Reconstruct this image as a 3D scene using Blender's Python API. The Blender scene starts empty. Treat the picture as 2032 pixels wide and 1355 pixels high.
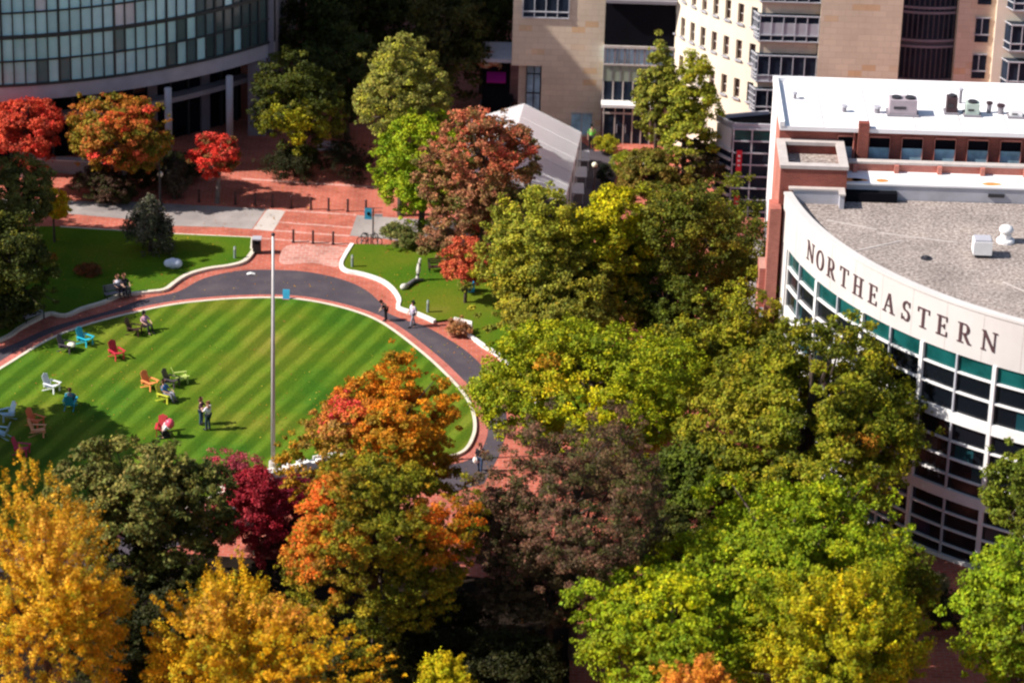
import bpy, math, random
import numpy as np
from mathutils import Vector, Matrix
rnd = random.Random(7)
SC = bpy.context.scene
COL = SC.collection
PI = math.pi
# ------------------------------------------------------------------ camera geometry (metres)
TH = math.radians(25); RO = math.radians(1.8); FPX = 7000.0; PW, PH = 2032, 1355; CX, CY = 1016.0, 677.5; CH = 89.7
Fv = np.array([0, math.cos(TH), -math.sin(TH)]); R0 = np.array([1, 0, 0.]); U0 = np.array([0, math.sin(TH), math.cos(TH)])
Rv = math.cos(RO)*R0 + math.sin(RO)*U0; Uv = math.cos(RO)*U0 - math.sin(RO)*R0
Cp = np.array([0, 0, CH])
def at(px, py, z=0.0):
    """survey helper: the point at height z seen at a photo position"""
    d = Fv*FPX + Rv*(px-CX) - Uv*(py-CY)
    return Cp + (z-CH)/d[2]*d
def pr(p):
    q = np.array(p, float)-Cp; w = q@Fv
    return CX+FPX*(q@Rv)/w, CY-FPX*(q@Uv)/w, FPX/w
def zat(x, y, py):
    lo, hi = -5.0, 60.0
    for _ in range(40):
        m = (lo+hi)/2
        if pr((x, y, m))[1] > py: lo = m
        else: hi = m
    return m
def xy(px, py, z=0.0):
    p = at(px, py, z); return (float(p[0]), float(p[1]))

# ------------------------------------------------------------------ materials
def newmat(name):
    m = bpy.data.materials.new(name); m.use_nodes = True
    nt = m.node_tree; b = nt.nodes['Principled BSDF']
    return m, nt, b
def N(nt, t, **kw):
    n = nt.nodes.new(t)
    for k, v in kw.items(): setattr(n, k, v)
    return n
def ramp(nt, fac, stops):
    r = N(nt, 'ShaderNodeValToRGB'); el = r.color_ramp.elements
    el[0].position = stops[0][0]; el[0].color = (*stops[0][1], 1)
    el[1].position = stops[-1][0]; el[1].color = (*stops[-1][1], 1)
    for p, c in stops[1:-1]:
        e = el.new(p); e.color = (*c, 1)
    nt.links.new(fac, r.inputs[0]); return r.outputs[0]
def noise(nt, scale, detail=3, rough=.55, src='Object', dist=0):
    tc = N(nt, 'ShaderNodeTexCoord'); n = N(nt, 'ShaderNodeTexNoise')
    n.inputs['Scale'].default_value = scale; n.inputs['Detail'].default_value = detail
    n.inputs['Roughness'].default_value = rough; n.inputs['Distortion'].default_value = dist
    nt.links.new(tc.outputs[src], n.inputs['Vector']); return n.outputs['Fac']
def mixc(nt, fac, a, b, mode='MIX'):
    m = N(nt, 'ShaderNodeMix', data_type='RGBA', blend_type=mode)
    if isinstance(fac, (int, float)): m.inputs[0].default_value = fac
    else: nt.links.new(fac, m.inputs[0])
    for i, v in ((6, a), (7, b)):
        if isinstance(v, tuple): m.inputs[i].default_value = (*v[:3], 1)
        else: nt.links.new(v, m.inputs[i])
    return m.outputs[2]
def bump(nt, b, h, strength=.3, dist=.02):
    bp = N(nt, 'ShaderNodeBump'); bp.inputs['Strength'].default_value = strength; bp.inputs['Distance'].default_value = dist
    nt.links.new(h, bp.inputs['Height']); nt.links.new(bp.outputs[0], b.inputs['Normal'])
def plain(name, c, rough=.6, var=.25, scale=2.0, metal=0, spec=.4, fine=0):
    m, nt, b = newmat(name)
    c = tuple(c); d = tuple(max(0, x*(1-var)) for x in c); e = tuple(min(1, x*(1+var*.7)) for x in c)
    f = noise(nt, scale, 5)
    col = ramp(nt, f, [(.3, d), (.5, c), (.7, e)])
    nt.links.new(col, b.inputs['Base Color'])
    b.inputs['Roughness'].default_value = rough; b.inputs['Metallic'].default_value = metal
    b.inputs['Specular IOR Level'].default_value = spec
    if fine: bump(nt, b, noise(nt, fine, 3), .4, .02)
    return m
def brickmat(name, c1, c2, mortar, bw=.24, bh=.08, ms=.01, vert=True, rough=.8, patch=1.0):
    m, nt, b = newmat(name)
    tc = N(nt, 'ShaderNodeTexCoord'); sp = N(nt, 'ShaderNodeSeparateXYZ'); cb = N(nt, 'ShaderNodeCombineXYZ')
    nt.links.new(tc.outputs['Object'], sp.inputs[0])
    if vert:
        ad = N(nt, 'ShaderNodeMath', operation='ADD'); nt.links.new(sp.outputs[0], ad.inputs[0]); nt.links.new(sp.outputs[1], ad.inputs[1])
        nt.links.new(ad.outputs[0], cb.inputs[0]); nt.links.new(sp.outputs[2], cb.inputs[1])
    else:
        nt.links.new(sp.outputs[0], cb.inputs[0]); nt.links.new(sp.outputs[1], cb.inputs[1])
    br = N(nt, 'ShaderNodeTexBrick'); nt.links.new(cb.outputs[0], br.inputs['Vector'])
    br.inputs['Color1'].default_value = (*c1, 1); br.inputs['Color2'].default_value = (*c2, 1); br.inputs['Mortar'].default_value = (*mortar, 1)
    br.inputs['Scale'].default_value = 1; br.inputs['Brick Width'].default_value = bw; br.inputs['Row Height'].default_value = bh
    br.inputs['Mortar Size'].default_value = ms; br.inputs['Bias'].default_value = -.1
    f = noise(nt, .45, 6, .65)
    g = ramp(nt, f, [(.3, (1-.28*patch,)*3), (.5, (1, 1, 1)), (.72, (1+.22*patch, 1+.25*patch, 1+.3*patch))])
    nt.links.new(mixc(nt, 1.0, br.outputs[0], g, 'MULTIPLY'), b.inputs['Base Color'])
    b.inputs['Roughness'].default_value = rough; b.inputs['Specular IOR Level'].default_value = .2
    return m
def glassmat(name, c, rough=.08, spec=.5, var=.3, scale=.8):
    m = plain(name, c, rough, var, scale, 0, spec); return m

M = {}
M['brick_pave'] = brickmat('brick_paving', (.47, .120, .076), (.385, .092, .06), (.43, .18, .135), .6, .3, .03, False, .85, 1.25)
M['brick_edge'] = brickmat('brick_border', (.52, .13, .095), (.40, .09, .07), (.4, .2, .16), .22, .22, .02, False, .85, .8)
M['brick_worn'] = brickmat('worn_pink_brick_paving', (.60, .27, .215), (.47, .19, .15), (.55, .36, .31), .5, .4, .03, False, .85, 1.0)
M['brick_wall'] = brickmat('red_brick', (.30, .072, .05), (.22, .05, .038), (.27, .14, .11), .24, .085, .010)
M['brick_salmon'] = brickmat('salmon_brick', (.50, .16, .12), (.42, .12, .09), (.42, .24, .19), .24, .085, .010)  # lighter copy of the red brick, also the skin of sunlit west faces
def stone():
    m, nt, b = newmat('tan_sandstone')
    tc = N(nt, 'ShaderNodeTexCoord'); sp = N(nt, 'ShaderNodeSeparateXYZ'); cb = N(nt, 'ShaderNodeCombineXYZ')
    nt.links.new(tc.outputs['Object'], sp.inputs[0])
    ad = N(nt, 'ShaderNodeMath', operation='ADD'); nt.links.new(sp.outputs[0], ad.inputs[0]); nt.links.new(sp.outputs[1], ad.inputs[1])
    nt.links.new(ad.outputs[0], cb.inputs[0]); nt.links.new(sp.outputs[2], cb.inputs[1])
    br = N(nt, 'ShaderNodeTexBrick'); nt.links.new(cb.outputs[0], br.inputs['Vector'])
    br.inputs['Color1'].default_value = (.72, .575, .44, 1); br.inputs['Color2'].default_value = (.65, .515, .39, 1); br.inputs['Mortar'].default_value = (.58, .44, .33, 1)
    br.inputs['Scale'].default_value = 1; br.inputs['Brick Width'].default_value = .9; br.inputs['Row Height'].default_value = .42; br.inputs['Mortar Size'].default_value = .015
    # scattered ochre blocks: a second, offset coarse cell noise
    sn = N(nt, 'ShaderNodeVectorMath', operation='SNAP'); sn.inputs[1].default_value = (.9, .42, 1)
    nt.links.new(cb.outputs[0], sn.inputs[0])
    wn = N(nt, 'ShaderNodeTexWhiteNoise'); nt.links.new(sn.outputs[0], wn.inputs['Vector'])
    och = ramp(nt, wn.outputs['Value'], [(.0, (1, 1, 1)), (.90, (1, 1, 1)), (.95, (1.0, .88, .74)), (1.0, (.98, .80, .62))])
    f = noise(nt, .35, 5, .6)
    g = ramp(nt, f, [(.3, (.86, .85, .84)), (.55, (1, 1, 1)), (.75, (1.08, 1.05, 1.0))])
    c1 = mixc(nt, 1.0, br.outputs[0], och, 'MULTIPLY')
    nt.links.new(mixc(nt, 1.0, c1, g, 'MULTIPLY'), b.inputs['Base Color'])
    b.inputs['Roughness'].default_value = .9; b.inputs['Specular IOR Level'].default_value = .15
    return m
M['stone'] = stone()
M['cream'] = plain('cream_precast', (.80, .70, .56), .85, .06, .6, 0, .2)
M['fascia'] = plain('pale_precast_fascia', (.57, .535, .515), .8, .07, .5, 0, .2)
M['white'] = plain('white_paint', (.78, .76, .75), .6, .08, 1.0)
M['whiteroof'] = plain('white_roof_membrane', (.86, .84, .84), .7, .06, .7)
M['whitewall'] = plain('white_painted_brick', (.80, .76, .78), .7, .08, .7)
M['coping'] = plain('stone_coping', (.50, .44, .41), .85, .12, 2.0)
M['greystone'] = plain('grey_concrete', (.22, .20, .225), .8, .15, .8)
M['lightgrey'] = plain('light_grey_panel', (.42, .41, .45), .6, .15, .8)
M['darkmetal'] = plain('dark_metal', (.03, .028, .034), .5, .3, 2)
M['mull'] = plain('grey_green_mullion', (.035, .042, .045), .5, .2, 2)
M['alu'] = plain('aluminium', (.46, .46, .50), .5, .1, 2, 0)
M['darkglass'] = glassmat('dark_glass', (.006, .008, .013), .12, .12)
M['bayglass'] = plain('blue_black_glass', (.018, .026, .042), .2, .5, .9, 0, .06)
M['teal'] = plain('teal_spandrel_glass', (.007, .075, .072), .15, .5, .7, 0, .5)
M['blueglass'] = plain('blue_window_blind', (.36, .56, .66), .25, .45, .9, 0, .5)
M['kerb'] = plain('granite_kerb', (.66, .58, .47), .85, .12, 1.5)
M['whitekerb'] = plain('white_stone_kerb', (.78, .74, .70), .85, .12, 2.5)
M['bark'] = plain('tree_bark', (.075, .055, .042), .95, .35, 3, 0, .1)
M['barkgrey'] = plain('grey_bark', (.16, .13, .12), .95, .3, 3, 0, .1)
M['shade_ground'] = plain('dark_shade_ground', (.018, .012, .009), 1, .5, 1.2, 0, .05)  # near-black colour painting the shade on the ground
M['black'] = plain('black_plastic', (.012, .012, .014), .5, .3, 3)
M['tent'] = plain('white_tent_fabric', (.92, .91, .94), .6, .05, .5)
_nt = M['tent'].node_tree; _b = _nt.nodes['Principled BSDF']; _t = _nt.nodes.new('ShaderNodeBsdfTranslucent'); _t.inputs[0].default_value = (.85, .82, .88, 1)
_m = _nt.nodes.new('ShaderNodeMixShader'); _m.inputs[0].default_value = .5; _nt.links.new(_b.outputs[0], _m.inputs[1]); _nt.links.new(_t.outputs[0], _m.inputs[2]); _nt.links.new(_m.outputs[0], _nt.nodes['Material Output'].inputs[0])
M['mauve'] = plain('mauve_grey_metal', (.36, .30, .33), .6, .1, 2)
M['stain'] = plain('roof_water_stain', (.66, .63, .64), .5, .12, 1.5)
M['red'] = plain('red_banner', (.75, .03, .05), .6, .15, 3)
M['pole'] = plain('brushed_pole', (.52, .48, .46), .45, .15, 1, .2)
M['lampglobe'] = plain('lamp_globe', (.8, .77, .6), .4, .05, 2)
M['orange'] = plain('rust_orange_stain', (.75, .28, .08), .8, .3, 3)
M['navy'] = plain('dark_navy_roofing', (.004, .004, .007), .8, .3, .4, 0, .1)
def asphalt():
    m, nt, b = newmat('asphalt')
    f = noise(nt, .5, 7, .62); g = noise(nt, 14, 3, .6)
    c = ramp(nt, f, [(.3, (.058, .048, .058)), (.5, (.073, .060, .072)), (.72, (.105, .085, .090))])
    d = ramp(nt, g, [(.3, (.8, .8, .8)), (.7, (1.25, 1.25, 1.25))])
    nt.links.new(mixc(nt, 1.0, c, d, 'MULTIPLY'), b.inputs['Base Color']); b.inputs['Roughness'].default_value = .9
    b.inputs['Specular IOR Level'].default_value = .2
    bump(nt, b, g, .5, .02); return m
M['asphalt'] = asphalt()
def concrete():
    m, nt, b = newmat('grey_concrete_road')
    f = noise(nt, .4, 6, .6, dist=.6)
    c = ramp(nt, f, [(.28, (.20, .17, .165)), (.5, (.30, .26, .245)), (.75, (.40, .35, .33))])
    nt.links.new(c, b.inputs['Base Color']); b.inputs['Roughness'].default_value = .9; return m
M['concrete'] = concrete()
M['concrete_pale'] = plain('pale_concrete_slab', (.52, .45, .41), .9, .15, .8)
def gravel():
    m, nt, b = newmat('roof_gravel')
    f = noise(nt, 5.5, 4, .75); g = noise(nt, .35, 5, .6)
    c = ramp(nt, f, [(.30, (.12, .095, .088)), (.48, (.29, .24, .215)), (.66, (.52, .45, .41))])
    d = ramp(nt, g, [(.3, (.74, .73, .73)), (.52, (1, 1, 1)), (.70, (1.2, 1.18, 1.14))])
    nt.links.new(mixc(nt, 1.0, c, d, 'MULTIPLY'), b.inputs['Base Color']); b.inputs['Roughness'].default_value = 1
    b.inputs['Specular IOR Level'].default_value = .1
    bump(nt, b, f, .8, .06); return m
M['gravel'] = gravel()
def grass(name, stripes):
    m, nt, b = newmat(name)
    f = noise(nt, .16, 6, .6); g = noise(nt, 7.0, 4, .7)
    base = ramp(nt, f, [(.32, (.038, .110, .004)), (.50, (.070, .130, .004)), (.68, (.115, .140, .008)), (.80, (.16, .15, .02))])
    col = base
    if stripes:
        tc = N(nt, 'ShaderNodeTexCoord'); mp = N(nt, 'ShaderNodeMapping'); nt.links.new(tc.outputs['Object'], mp.inputs[0])
        mp.inputs['Rotation'].default_value = (0, 0, math.radians(21))
        wv = N(nt, 'ShaderNodeTexWave', wave_type='BANDS', bands_direction='X'); nt.links.new(mp.outputs[0], wv.inputs['Vector'])
        wv.inputs['Scale'].default_value = .314/1.33; wv.inputs['Distortion'].default_value = .9; wv.inputs['Detail'].default_value = 5
        wv.inputs['Detail Scale'].default_value = 1.2
        s = ramp(nt, wv.outputs['Fac'], [(.25, (.74, .80, .9)), (.6, (1.25, 1.15, 1.6)), (.85, (1.75, 1.5, 3.0))])
        amt = ramp(nt, noise(nt, .3, 4), [(.3, (.35, .35, .35)), (.6, (.95, .95, .95))])
        col = mixc(nt, amt, base, mixc(nt, 1.0, base, s, 'MULTIPLY'))
    d = ramp(nt, g, [(.3, (.68, .72, .7)), (.7, (1.35, 1.28, 1.3))])
    nt.links.new(mixc(nt, 1.0, col, d, 'MULTIPLY'), b.inputs['Base Color'])
    b.inputs['Roughness'].default_value = .9; b.inputs['Specular IOR Level'].default_value = .12
    bump(nt, b, g, .7, .05); return m
M['grass_striped'] = grass('mown_striped_grass', True)
M['grass'] = grass('grass', False)
def leafmat():
    m = bpy.data.materials.new('leaves'); m.use_nodes = True; nt = m.node_tree; nt.nodes.clear()
    o = N(nt, 'ShaderNodeOutputMaterial'); at_ = N(nt, 'ShaderNodeAttribute', attribute_name='Col')
    b = N(nt, 'ShaderNodeBsdfPrincipled'); b.inputs['Roughness'].default_value = .65; b.inputs['Specular IOR Level'].default_value = .18
    t = N(nt, 'ShaderNodeBsdfTranslucent'); mx = N(nt, 'ShaderNodeMixShader'); mx.inputs[0].default_value = .22
    nt.links.new(at_.outputs['Color'], b.inputs['Base Color']); nt.links.new(at_.outputs['Color'], t.inputs['Color'])
    nt.links.new(b.outputs[0], mx.inputs[1]); nt.links.new(t.outputs[0], mx.inputs[2]); nt.links.new(mx.outputs[0], o.inputs[0])
    return m
M['leaf'] = leafmat()
def panelmat():
    m, nt, b = newmat('teal_curtain_glass')
    a = N(nt, 'ShaderNodeAttribute', attribute_name='Col')
    f = noise(nt, .7, 3)
    g = ramp(nt, f, [(.3, (.92, .92, .94)), (.7, (1.1, 1.1, 1.1))])
    nt.links.new(mixc(nt, 1.0, a.outputs['Color'], g, 'MULTIPLY'), b.inputs['Base Color'])
    b.inputs['Roughness'].default_value = .18; b.inputs['Specular IOR Level'].default_value = .5
    return m
M['panel'] = panelmat()

# ------------------------------------------------------------------ mesh builder
class MB:
    def __init__(s): s.v = []; s.f = []; s.mi = []; s.ms = []; s.fc = []; s.cur = 0
    def mat(s, m):
        if m not in s.ms: s.ms.append(m)
        s.cur = s.ms.index(m); return s
    def face(s, pts, col=None):
        n = len(s.v); s.v += [tuple(map(float, p)) for p in pts]; s.f.append(tuple(range(n, n+len(pts)))); s.mi.append(s.cur); s.fc.append(col)
        return s
    def hexa(s, p):   # 8 points: bottom 0-3, top 4-7
        n = len(s.v); s.v += [tuple(map(float, q)) for q in p]
        for f in ((3, 2, 1, 0), (4, 5, 6, 7), (0, 1, 5, 4), (1, 2, 6, 5), (2, 3, 7, 6), (3, 0, 4, 7)):
            s.f.append(tuple(n+i for i in f)); s.mi.append(s.cur); s.fc.append(None)
        return s
    def box(s, x0, x1, y0, y1, z0, z1):
        return s.hexa([(x0, y0, z0), (x1, y0, z0), (x1, y1, z0), (x0, y1, z0), (x0, y0, z1), (x1, y0, z1), (x1, y1, z1), (x0, y1, z1)])
    def obox(s, c, d, hx, hy, hz):
        """box centred c, local x axis along 2D direction d"""
        l = math.hypot(d[0], d[1]); ux, uy = d[0]/l, d[1]/l; nx, ny = -uy, ux
        p = []
        for z in (-hz, hz):
            for a, b in ((-1, -1), (1, -1), (1, 1), (-1, 1)):
                p.append((c[0]+a*hx*ux+b*hy*nx, c[1]+a*hx*uy+b*hy*ny, c[2]+z))
        return s.hexa(p)
    def rbox(s, c, R, h):
        p = []
        for z in (-1, 1):
            for a, b in ((-1, -1), (1, -1), (1, 1), (-1, 1)):
                q = R @ Vector((a*h[0], b*h[1], z*h[2])); p.append((c[0]+q.x, c[1]+q.y, c[2]+q.z))
        return s.hexa(p)
    def prism(s, pts, z0, z1):
        n = len(s.v); k = len(pts)
        a = sum(pts[i][0]*pts[(i+1) % k][1]-pts[(i+1) % k][0]*pts[i][1] for i in range(k))
        if a < 0: pts = pts[::-1]
        s.v += [(float(p[0]), float(p[1]), z0) for p in pts]+[(float(p[0]), float(p[1]), z1) for p in pts]
        s.f.append(tuple(n+k+i for i in range(k))); s.mi.append(s.cur); s.fc.append(None)
        s.f.append(tuple(n+k-1-i for i in range(k))); s.mi.append(s.cur); s.fc.append(None)
        for i in range(k):
            j = (i+1) % k; s.f.append((n+i, n+j, n+k+j, n+k+i)); s.mi.append(s.cur); s.fc.append(None)
        return s
    def tube(s, pts, rs, n=8, cap=True):
        base = len(s.v); pts = [Vector(p) for p in pts]
        for i, p in enumerate(pts):
            d = (pts[min(i+1, len(pts)-1)]-pts[max(i-1, 0)]).normalized()
            u = d.cross(Vector((0.3, 1, 0.11))).normalized(); w = d.cross(u)
            for k in range(n):
                a = 2*PI*k/n; q = p+(u*math.cos(a)+w*math.sin(a))*rs[i]; s.v.append(tuple(q))
        for i in range(len(pts)-1):
            for k in range(n):
                j = (k+1) % n; s.f.append((base+i*n+k, base+i*n+j, base+(i+1)*n+j, base+(i+1)*n+k)); s.mi.append(s.cur); s.fc.append(None)
        if cap:
            s.f.append(tuple(base+k for k in range(n))[::-1]); s.mi.append(s.cur); s.fc.append(None)
            e = base+(len(pts)-1)*n; s.f.append(tuple(e+k for k in range(n))); s.mi.append(s.cur); s.fc.append(None)
        return s
    def ball(s, c, r, n=10, m=6, sz=1.0):
        rr = []; pp = []
        for i in range(m+1):
            a = -PI/2+PI*i/m; pp.append((c[0], c[1], c[2]+r*sz*math.sin(a))); rr.append(max(r*math.cos(a), r*.02))
        return s.tube(pp, rr, n)
    def arc(s, c, r0, r1, a0, a1, z0, z1, n=24):
        """curved wall segment between radii r0<r1, angles degrees"""
        for i in range(n):
            t0 = math.radians(a0+(a1-a0)*i/n); t1 = math.radians(a0+(a1-a0)*(i+1)/n)
            q = []
            for z in (z0, z1):
                for (t, r) in ((t0, r0), (t0, r1), (t1, r1), (t1, r0)):
                    q.append((c[0]+r*math.cos(t), c[1]+r*math.sin(t), z))
            b = len(s.v); s.v += q
            fs = [(3, 2, 1, 0), (4, 5, 6, 7), (1, 2, 6, 5), (3, 0, 4, 7)]
            if i == 0: fs.append((0, 1, 5, 4))
            if i == n-1: fs.append((2, 3, 7, 6))
            for f in fs: s.f.append(tuple(b+k for k in f)); s.mi.append(s.cur); s.fc.append(None)
        return s
def link(name, mb, mat, root=None, origin=None, smooth=False):
    me = bpy.data.meshes.new(name)
    off = np.array(origin if origin is not None else ((0, 0, 0) if root is None else root.location[:]), float)
    v = np.array(mb.v, float)-off
    me.from_pydata(v.tolist(), [], mb.f)
    ms = mb.ms if mb.ms else [mat]
    for m in ms: me.materials.append(M[m] if isinstance(m, str) else m)
    if mb.ms: me.polygons.foreach_set('material_index', mb.mi)
    if any(c is not None for c in mb.fc):
        ca = me.color_attributes.new('Col', 'FLOAT_COLOR', 'CORNER'); buf = []
        for f, c in zip(mb.fc and mb.f, mb.fc):
            c = c or (.1, .1, .1); buf += [c[0], c[1], c[2], 1.0]*len(f)
        ca.data.foreach_set('color', buf)
    if smooth: me.polygons.foreach_set('use_smooth', [True]*len(me.polygons))
    me.validate(); me.update()
    o = bpy.data.objects.new(name, me); COL.objects.link(o)
    if root is not None: o.parent = root
    else: o.location = tuple(off)
    return o
def tag(o, label=None, cat=None, group=None, kind=None):
    if label: o['label'] = label
    if cat: o['category'] = cat
    if group: o['group'] = group
    if kind: o['kind'] = kind
    return o
def thing(name, label, cat, loc, group=None):
    o = bpy.data.objects.new(name, None); COL.objects.link(o); o.location = loc; o.empty_display_size = .3
    return tag(o, label, cat, group)
def struct(name, mb, mat, label=None):
    o = link(name, mb, mat); o['kind'] = 'structure'; o['category'] = name.replace('_', ' ')
    if label: o['label'] = label
    return o
def copytree(root, loc, rotz=None, label=None):
    r = root.copy(); COL.objects.link(r); r.location = loc
    if rotz is not None: r.rotation_euler = (0, 0, rotz)
    if label: r['label'] = label
    for ch in list(root.children):
        c = ch.copy(); COL.objects.link(c); c.parent = r
        for g in list(ch.children):
            d = g.copy(); COL.objects.link(d); d.parent = c
    return r
def spline(pts, closed=False, sub=6):
    out = []; n = len(pts); rng = range(n) if closed else range(n-1)
    g = (lambda i: pts[i % n]) if closed else (lambda i: pts[max(0, min(n-1, i))])
    for i in rng:
        p0, p1, p2, p3 = g(i-1), g(i), g(i+1), g(i+2)
        for k in range(sub):
            t = k/sub; t2 = t*t; t3 = t2*t
            out.append(tuple(.5*((2*p1[a])+(-p0[a]+p2[a])*t+(2*p0[a]-5*p1[a]+4*p2[a]-p3[a])*t2+(-p0[a]+3*p1[a]-3*p2[a]+p3[a])*t3) for a in (0, 1)))
    if not closed: out.append(tuple(pts[-1]))
    return out
def offs(pts, d, closed=False):
    n = len(pts); out = []
    for i in range(n):
        a = pts[(i-1) % n] if closed or i > 0 else pts[i]; b = pts[(i+1) % n] if closed or i < n-1 else pts[i]
        dx, dy = b[0]-a[0], b[1]-a[1]; l = math.hypot(dx, dy) or 1; out.append((pts[i][0]+dy/l*d, pts[i][1]-dx/l*d))
    return out
def ribbon(mb, pts, w0, w1, z0, z1, closed=False):
    A = offs(pts, w0, closed); B = offs(pts, w1, closed); n = len(pts)
    for i in range(n if closed else n-1):
        j = (i+1) % n
        mb.hexa([(*A[i], z0), (*B[i], z0), (*B[j], z0), (*A[j], z0), (*A[i], z1), (*B[i], z1), (*B[j], z1), (*A[j], z1)])
    return mb
def sheet(pts, z):
    mb = MB(); k = len(pts); a = sum(pts[i][0]*pts[(i+1) % k][1]-pts[(i+1) % k][0]*pts[i][1] for i in range(k))
    mb.face([(p[0], p[1], z) for p in (pts if a > 0 else pts[::-1])]); return mb

#@@SETTING
# ------------------------------------------------------------------ ground, lawns, paths
g = MB(); g.face([(-900, -300, 0), (900, -300, 0), (900, 1500, 0), (-900, 1500, 0)]); struct('ground', g, 'brick_pave', 'red brick paving covering the plaza')
oval_px = [(0, 738), (130, 665), (300, 618), (420, 601), (540, 596), (620, 603), (700, 622), (760, 648), (830, 700), (880, 745), (920, 790), (937, 830), (935, 870)]
oval = [xy(*p) for p in oval_px] + [(-2.9, 177.0), (-5.2, 176.3), (-7.4, 176.7), (-9.9, 176.1), (-12.4, 174.5), (-14.7, 172.6), (-17.6, 169.4), (-22, 166.2), (-27, 165.2), (-31, 168), (-33.5, 173), (-33.2, 179.5)]
oval = spline(oval, True, 6)
struct('oval_lawn', sheet(oval, .152), 'grass_striped', 'oval lawn mown in diagonal light and dark stripes')
kb = MB(); ribbon(kb, oval, 0, -.20, 0, .17, True)
ar = sum(oval[i][0]*oval[(i+1) % len(oval)][1]-oval[(i+1) % len(oval)][0]*oval[i][1] for i in range(len(oval)))
kb = MB(); sg = -1 if ar < 0 else 1
ribbon(kb, oval, 0, sg*.20, 0, .165, True)
struct('lawn_kerb', kb, 'kerb', 'pale granite kerb ringing the oval lawn')
edge = offs(oval, sg*.2, True); be = MB(); ribbon(be, oval, sg*.2, sg*.85, -.02, .012, True)
struct('brick_border', be, 'brick_edge', 'red brick band between lawn kerb and asphalt')
# asphalt loop: outer pixel edge, inner = lawn offset
outer_px = [(-420, 850), (-300, 790), (-140, 735), (0, 693), (100, 650), (177, 628), (240, 609), (286, 593), (352, 579), (406, 552), (478, 537), (560, 536), (620, 541), (680, 555), (722, 573), (751, 597), (766, 618), (800, 634), (840, 646), (900, 679), (940, 709), (975, 750), (1000, 800), (1005, 850), (990, 905)]
outer = spline([xy(*p) for p in outer_px], False, 5)
lo = [(-30.6, 160.0), (-35.5, 164.5), (-38, 172), (-37.6, 180)]
poly = outer + [xy(960, 960), xy(900, 975), xy(850, 960)] + [(-8, 172.5), (-14, 167.5), (-22, 162.5)] + [(-29, 161.5), (-34, 165), (-36.8, 171)]
struct('asphalt_loop', sheet(poly, .006), 'asphalt', 'dark asphalt drive looping round the oval lawn')
# left lawn
ll_px = [(500, 474), (500, 498), (482, 520), (451, 529), (410, 535), (369, 547), (344, 562), (325, 576), (298, 580), (265, 583), (236, 587), (203, 601), (160, 614), (128, 627), (97, 623), (60, 640), (34, 654), (0, 675), (-120, 720), (-300, 800)]
ll = [xy(*p) for p in ll_px]; llk = spline(ll[1:], False, 4)
llp = [ll[0]]+llk+[xy(-420, 780), xy(-420, 452), xy(120, 453), xy(348, 467)]
struct('left_lawn', sheet(llp, .14), 'grass', 'shaded lawn with trees beyond the asphalt drive')
k = MB(); ribbon(k, llk, .0, -.28, 0, .17); ribbon(k, [xy(120, 453), xy(348, 467), ll[0], ll[1]], 0, .12, 0, .15)
struct('left_lawn_kerb', k, 'kerb', 'granite kerb along the wavy edge of the shaded lawn')
# right lawn
rl_px = [(698, 488), (684, 510), (676, 528), (685, 540), (713, 546), (741, 554), (763, 564), (781, 580), (791, 598), (789, 612), (796, 617), (812, 622), (828, 626), (862, 641)]
rlk = spline([xy(*p) for p in rl_px], False, 4)
rl2 = [xy(*p) for p in ((900, 636), (932, 643), (930, 668), (960, 690), (985, 705), (1040, 760), (1080, 830))]
struct('right_lawn', sheet(rlk+rl2+[xy(1200, 830), xy(1200, 560), xy(1000, 494), xy(860, 490)], .14), 'grass', 'small sunny lawn with a stone sculpture')
k = MB(); ribbon(k, rlk, -.15, .10, 0, .2); ribbon(k, rl2, -.15, .10, 0, .18)
struct('right_lawn_kerb', k, 'whitekerb', 'white stone kerb sweeping round the sunny lawn')
# concrete road and pale slabs
struct('concrete_road', sheet([xy(*p) for p in ((-300, 385), (128, 399), (271, 401), (500, 413), (528, 415), (500, 455), (440, 451), (332, 448), (245, 434), (130, 424), (-300, 410))], .004), 'concrete', 'grey concrete road crossing behind the lawns')
struct('concrete_apron', sheet([xy(*p) for p in ((530, 415.3), (567, 418), (542, 459), (502, 455.3))], .004), 'concrete_pale', 'pale concrete slab at the end of the road')
struct('concrete_crossing', sheet([xy(*p) for p in ((708, 427), (900, 440), (1000, 490), (900, 487), (800, 479), (745, 472), (694, 468))], .004), 'concrete', 'grey concrete road beyond the sunny lawn')
struct('worn_paving', sheet(spline([xy(*p) for p in ((575, 486), (640, 487), (688, 492), (672, 512), (668, 530), (620, 522), (560, 524), (556, 505))], True, 4), .004), 'brick_worn', 'worn pinkish brick paving between the lawns')
for i_, (p_, q_) in enumerate((((562, 417.5), (707, 427)), ((553, 441), (700, 452)), ((545, 458), (694, 468.5)), ((470, 470), (700, 486)), ((130, 455), (345, 463)), ((480, 355), (745, 372)))):
    a_, b_ = xy(*p_), xy(*q_); m_ = MB(); dd_ = (b_[0]-a_[0], b_[1]-a_[1]); l_ = math.hypot(*dd_); nx_, ny_ = -dd_[1]/l_*.14, dd_[0]/l_*.14
    m_.face([(a_[0]-nx_, a_[1]-ny_, .009), (b_[0]-nx_, b_[1]-ny_, .009), (b_[0]+nx_, b_[1]+ny_, .009), (a_[0]+nx_, a_[1]+ny_, .009)]); struct('paving_band', m_, 'brick_worn', 'pale brick band set in the red paving')
struct('shade_sheet', sheet([xy(*p) for p in ((240, 1090), (700, 1120), (1000, 1150), (1130, 1240), (1130, 1500), (-200, 1500), (-200, 1150))], .005), 'shade_ground', 'near-black sheet standing in for the shade under the front trees')  # dark sheet painted in for the shade under the trees
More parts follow.
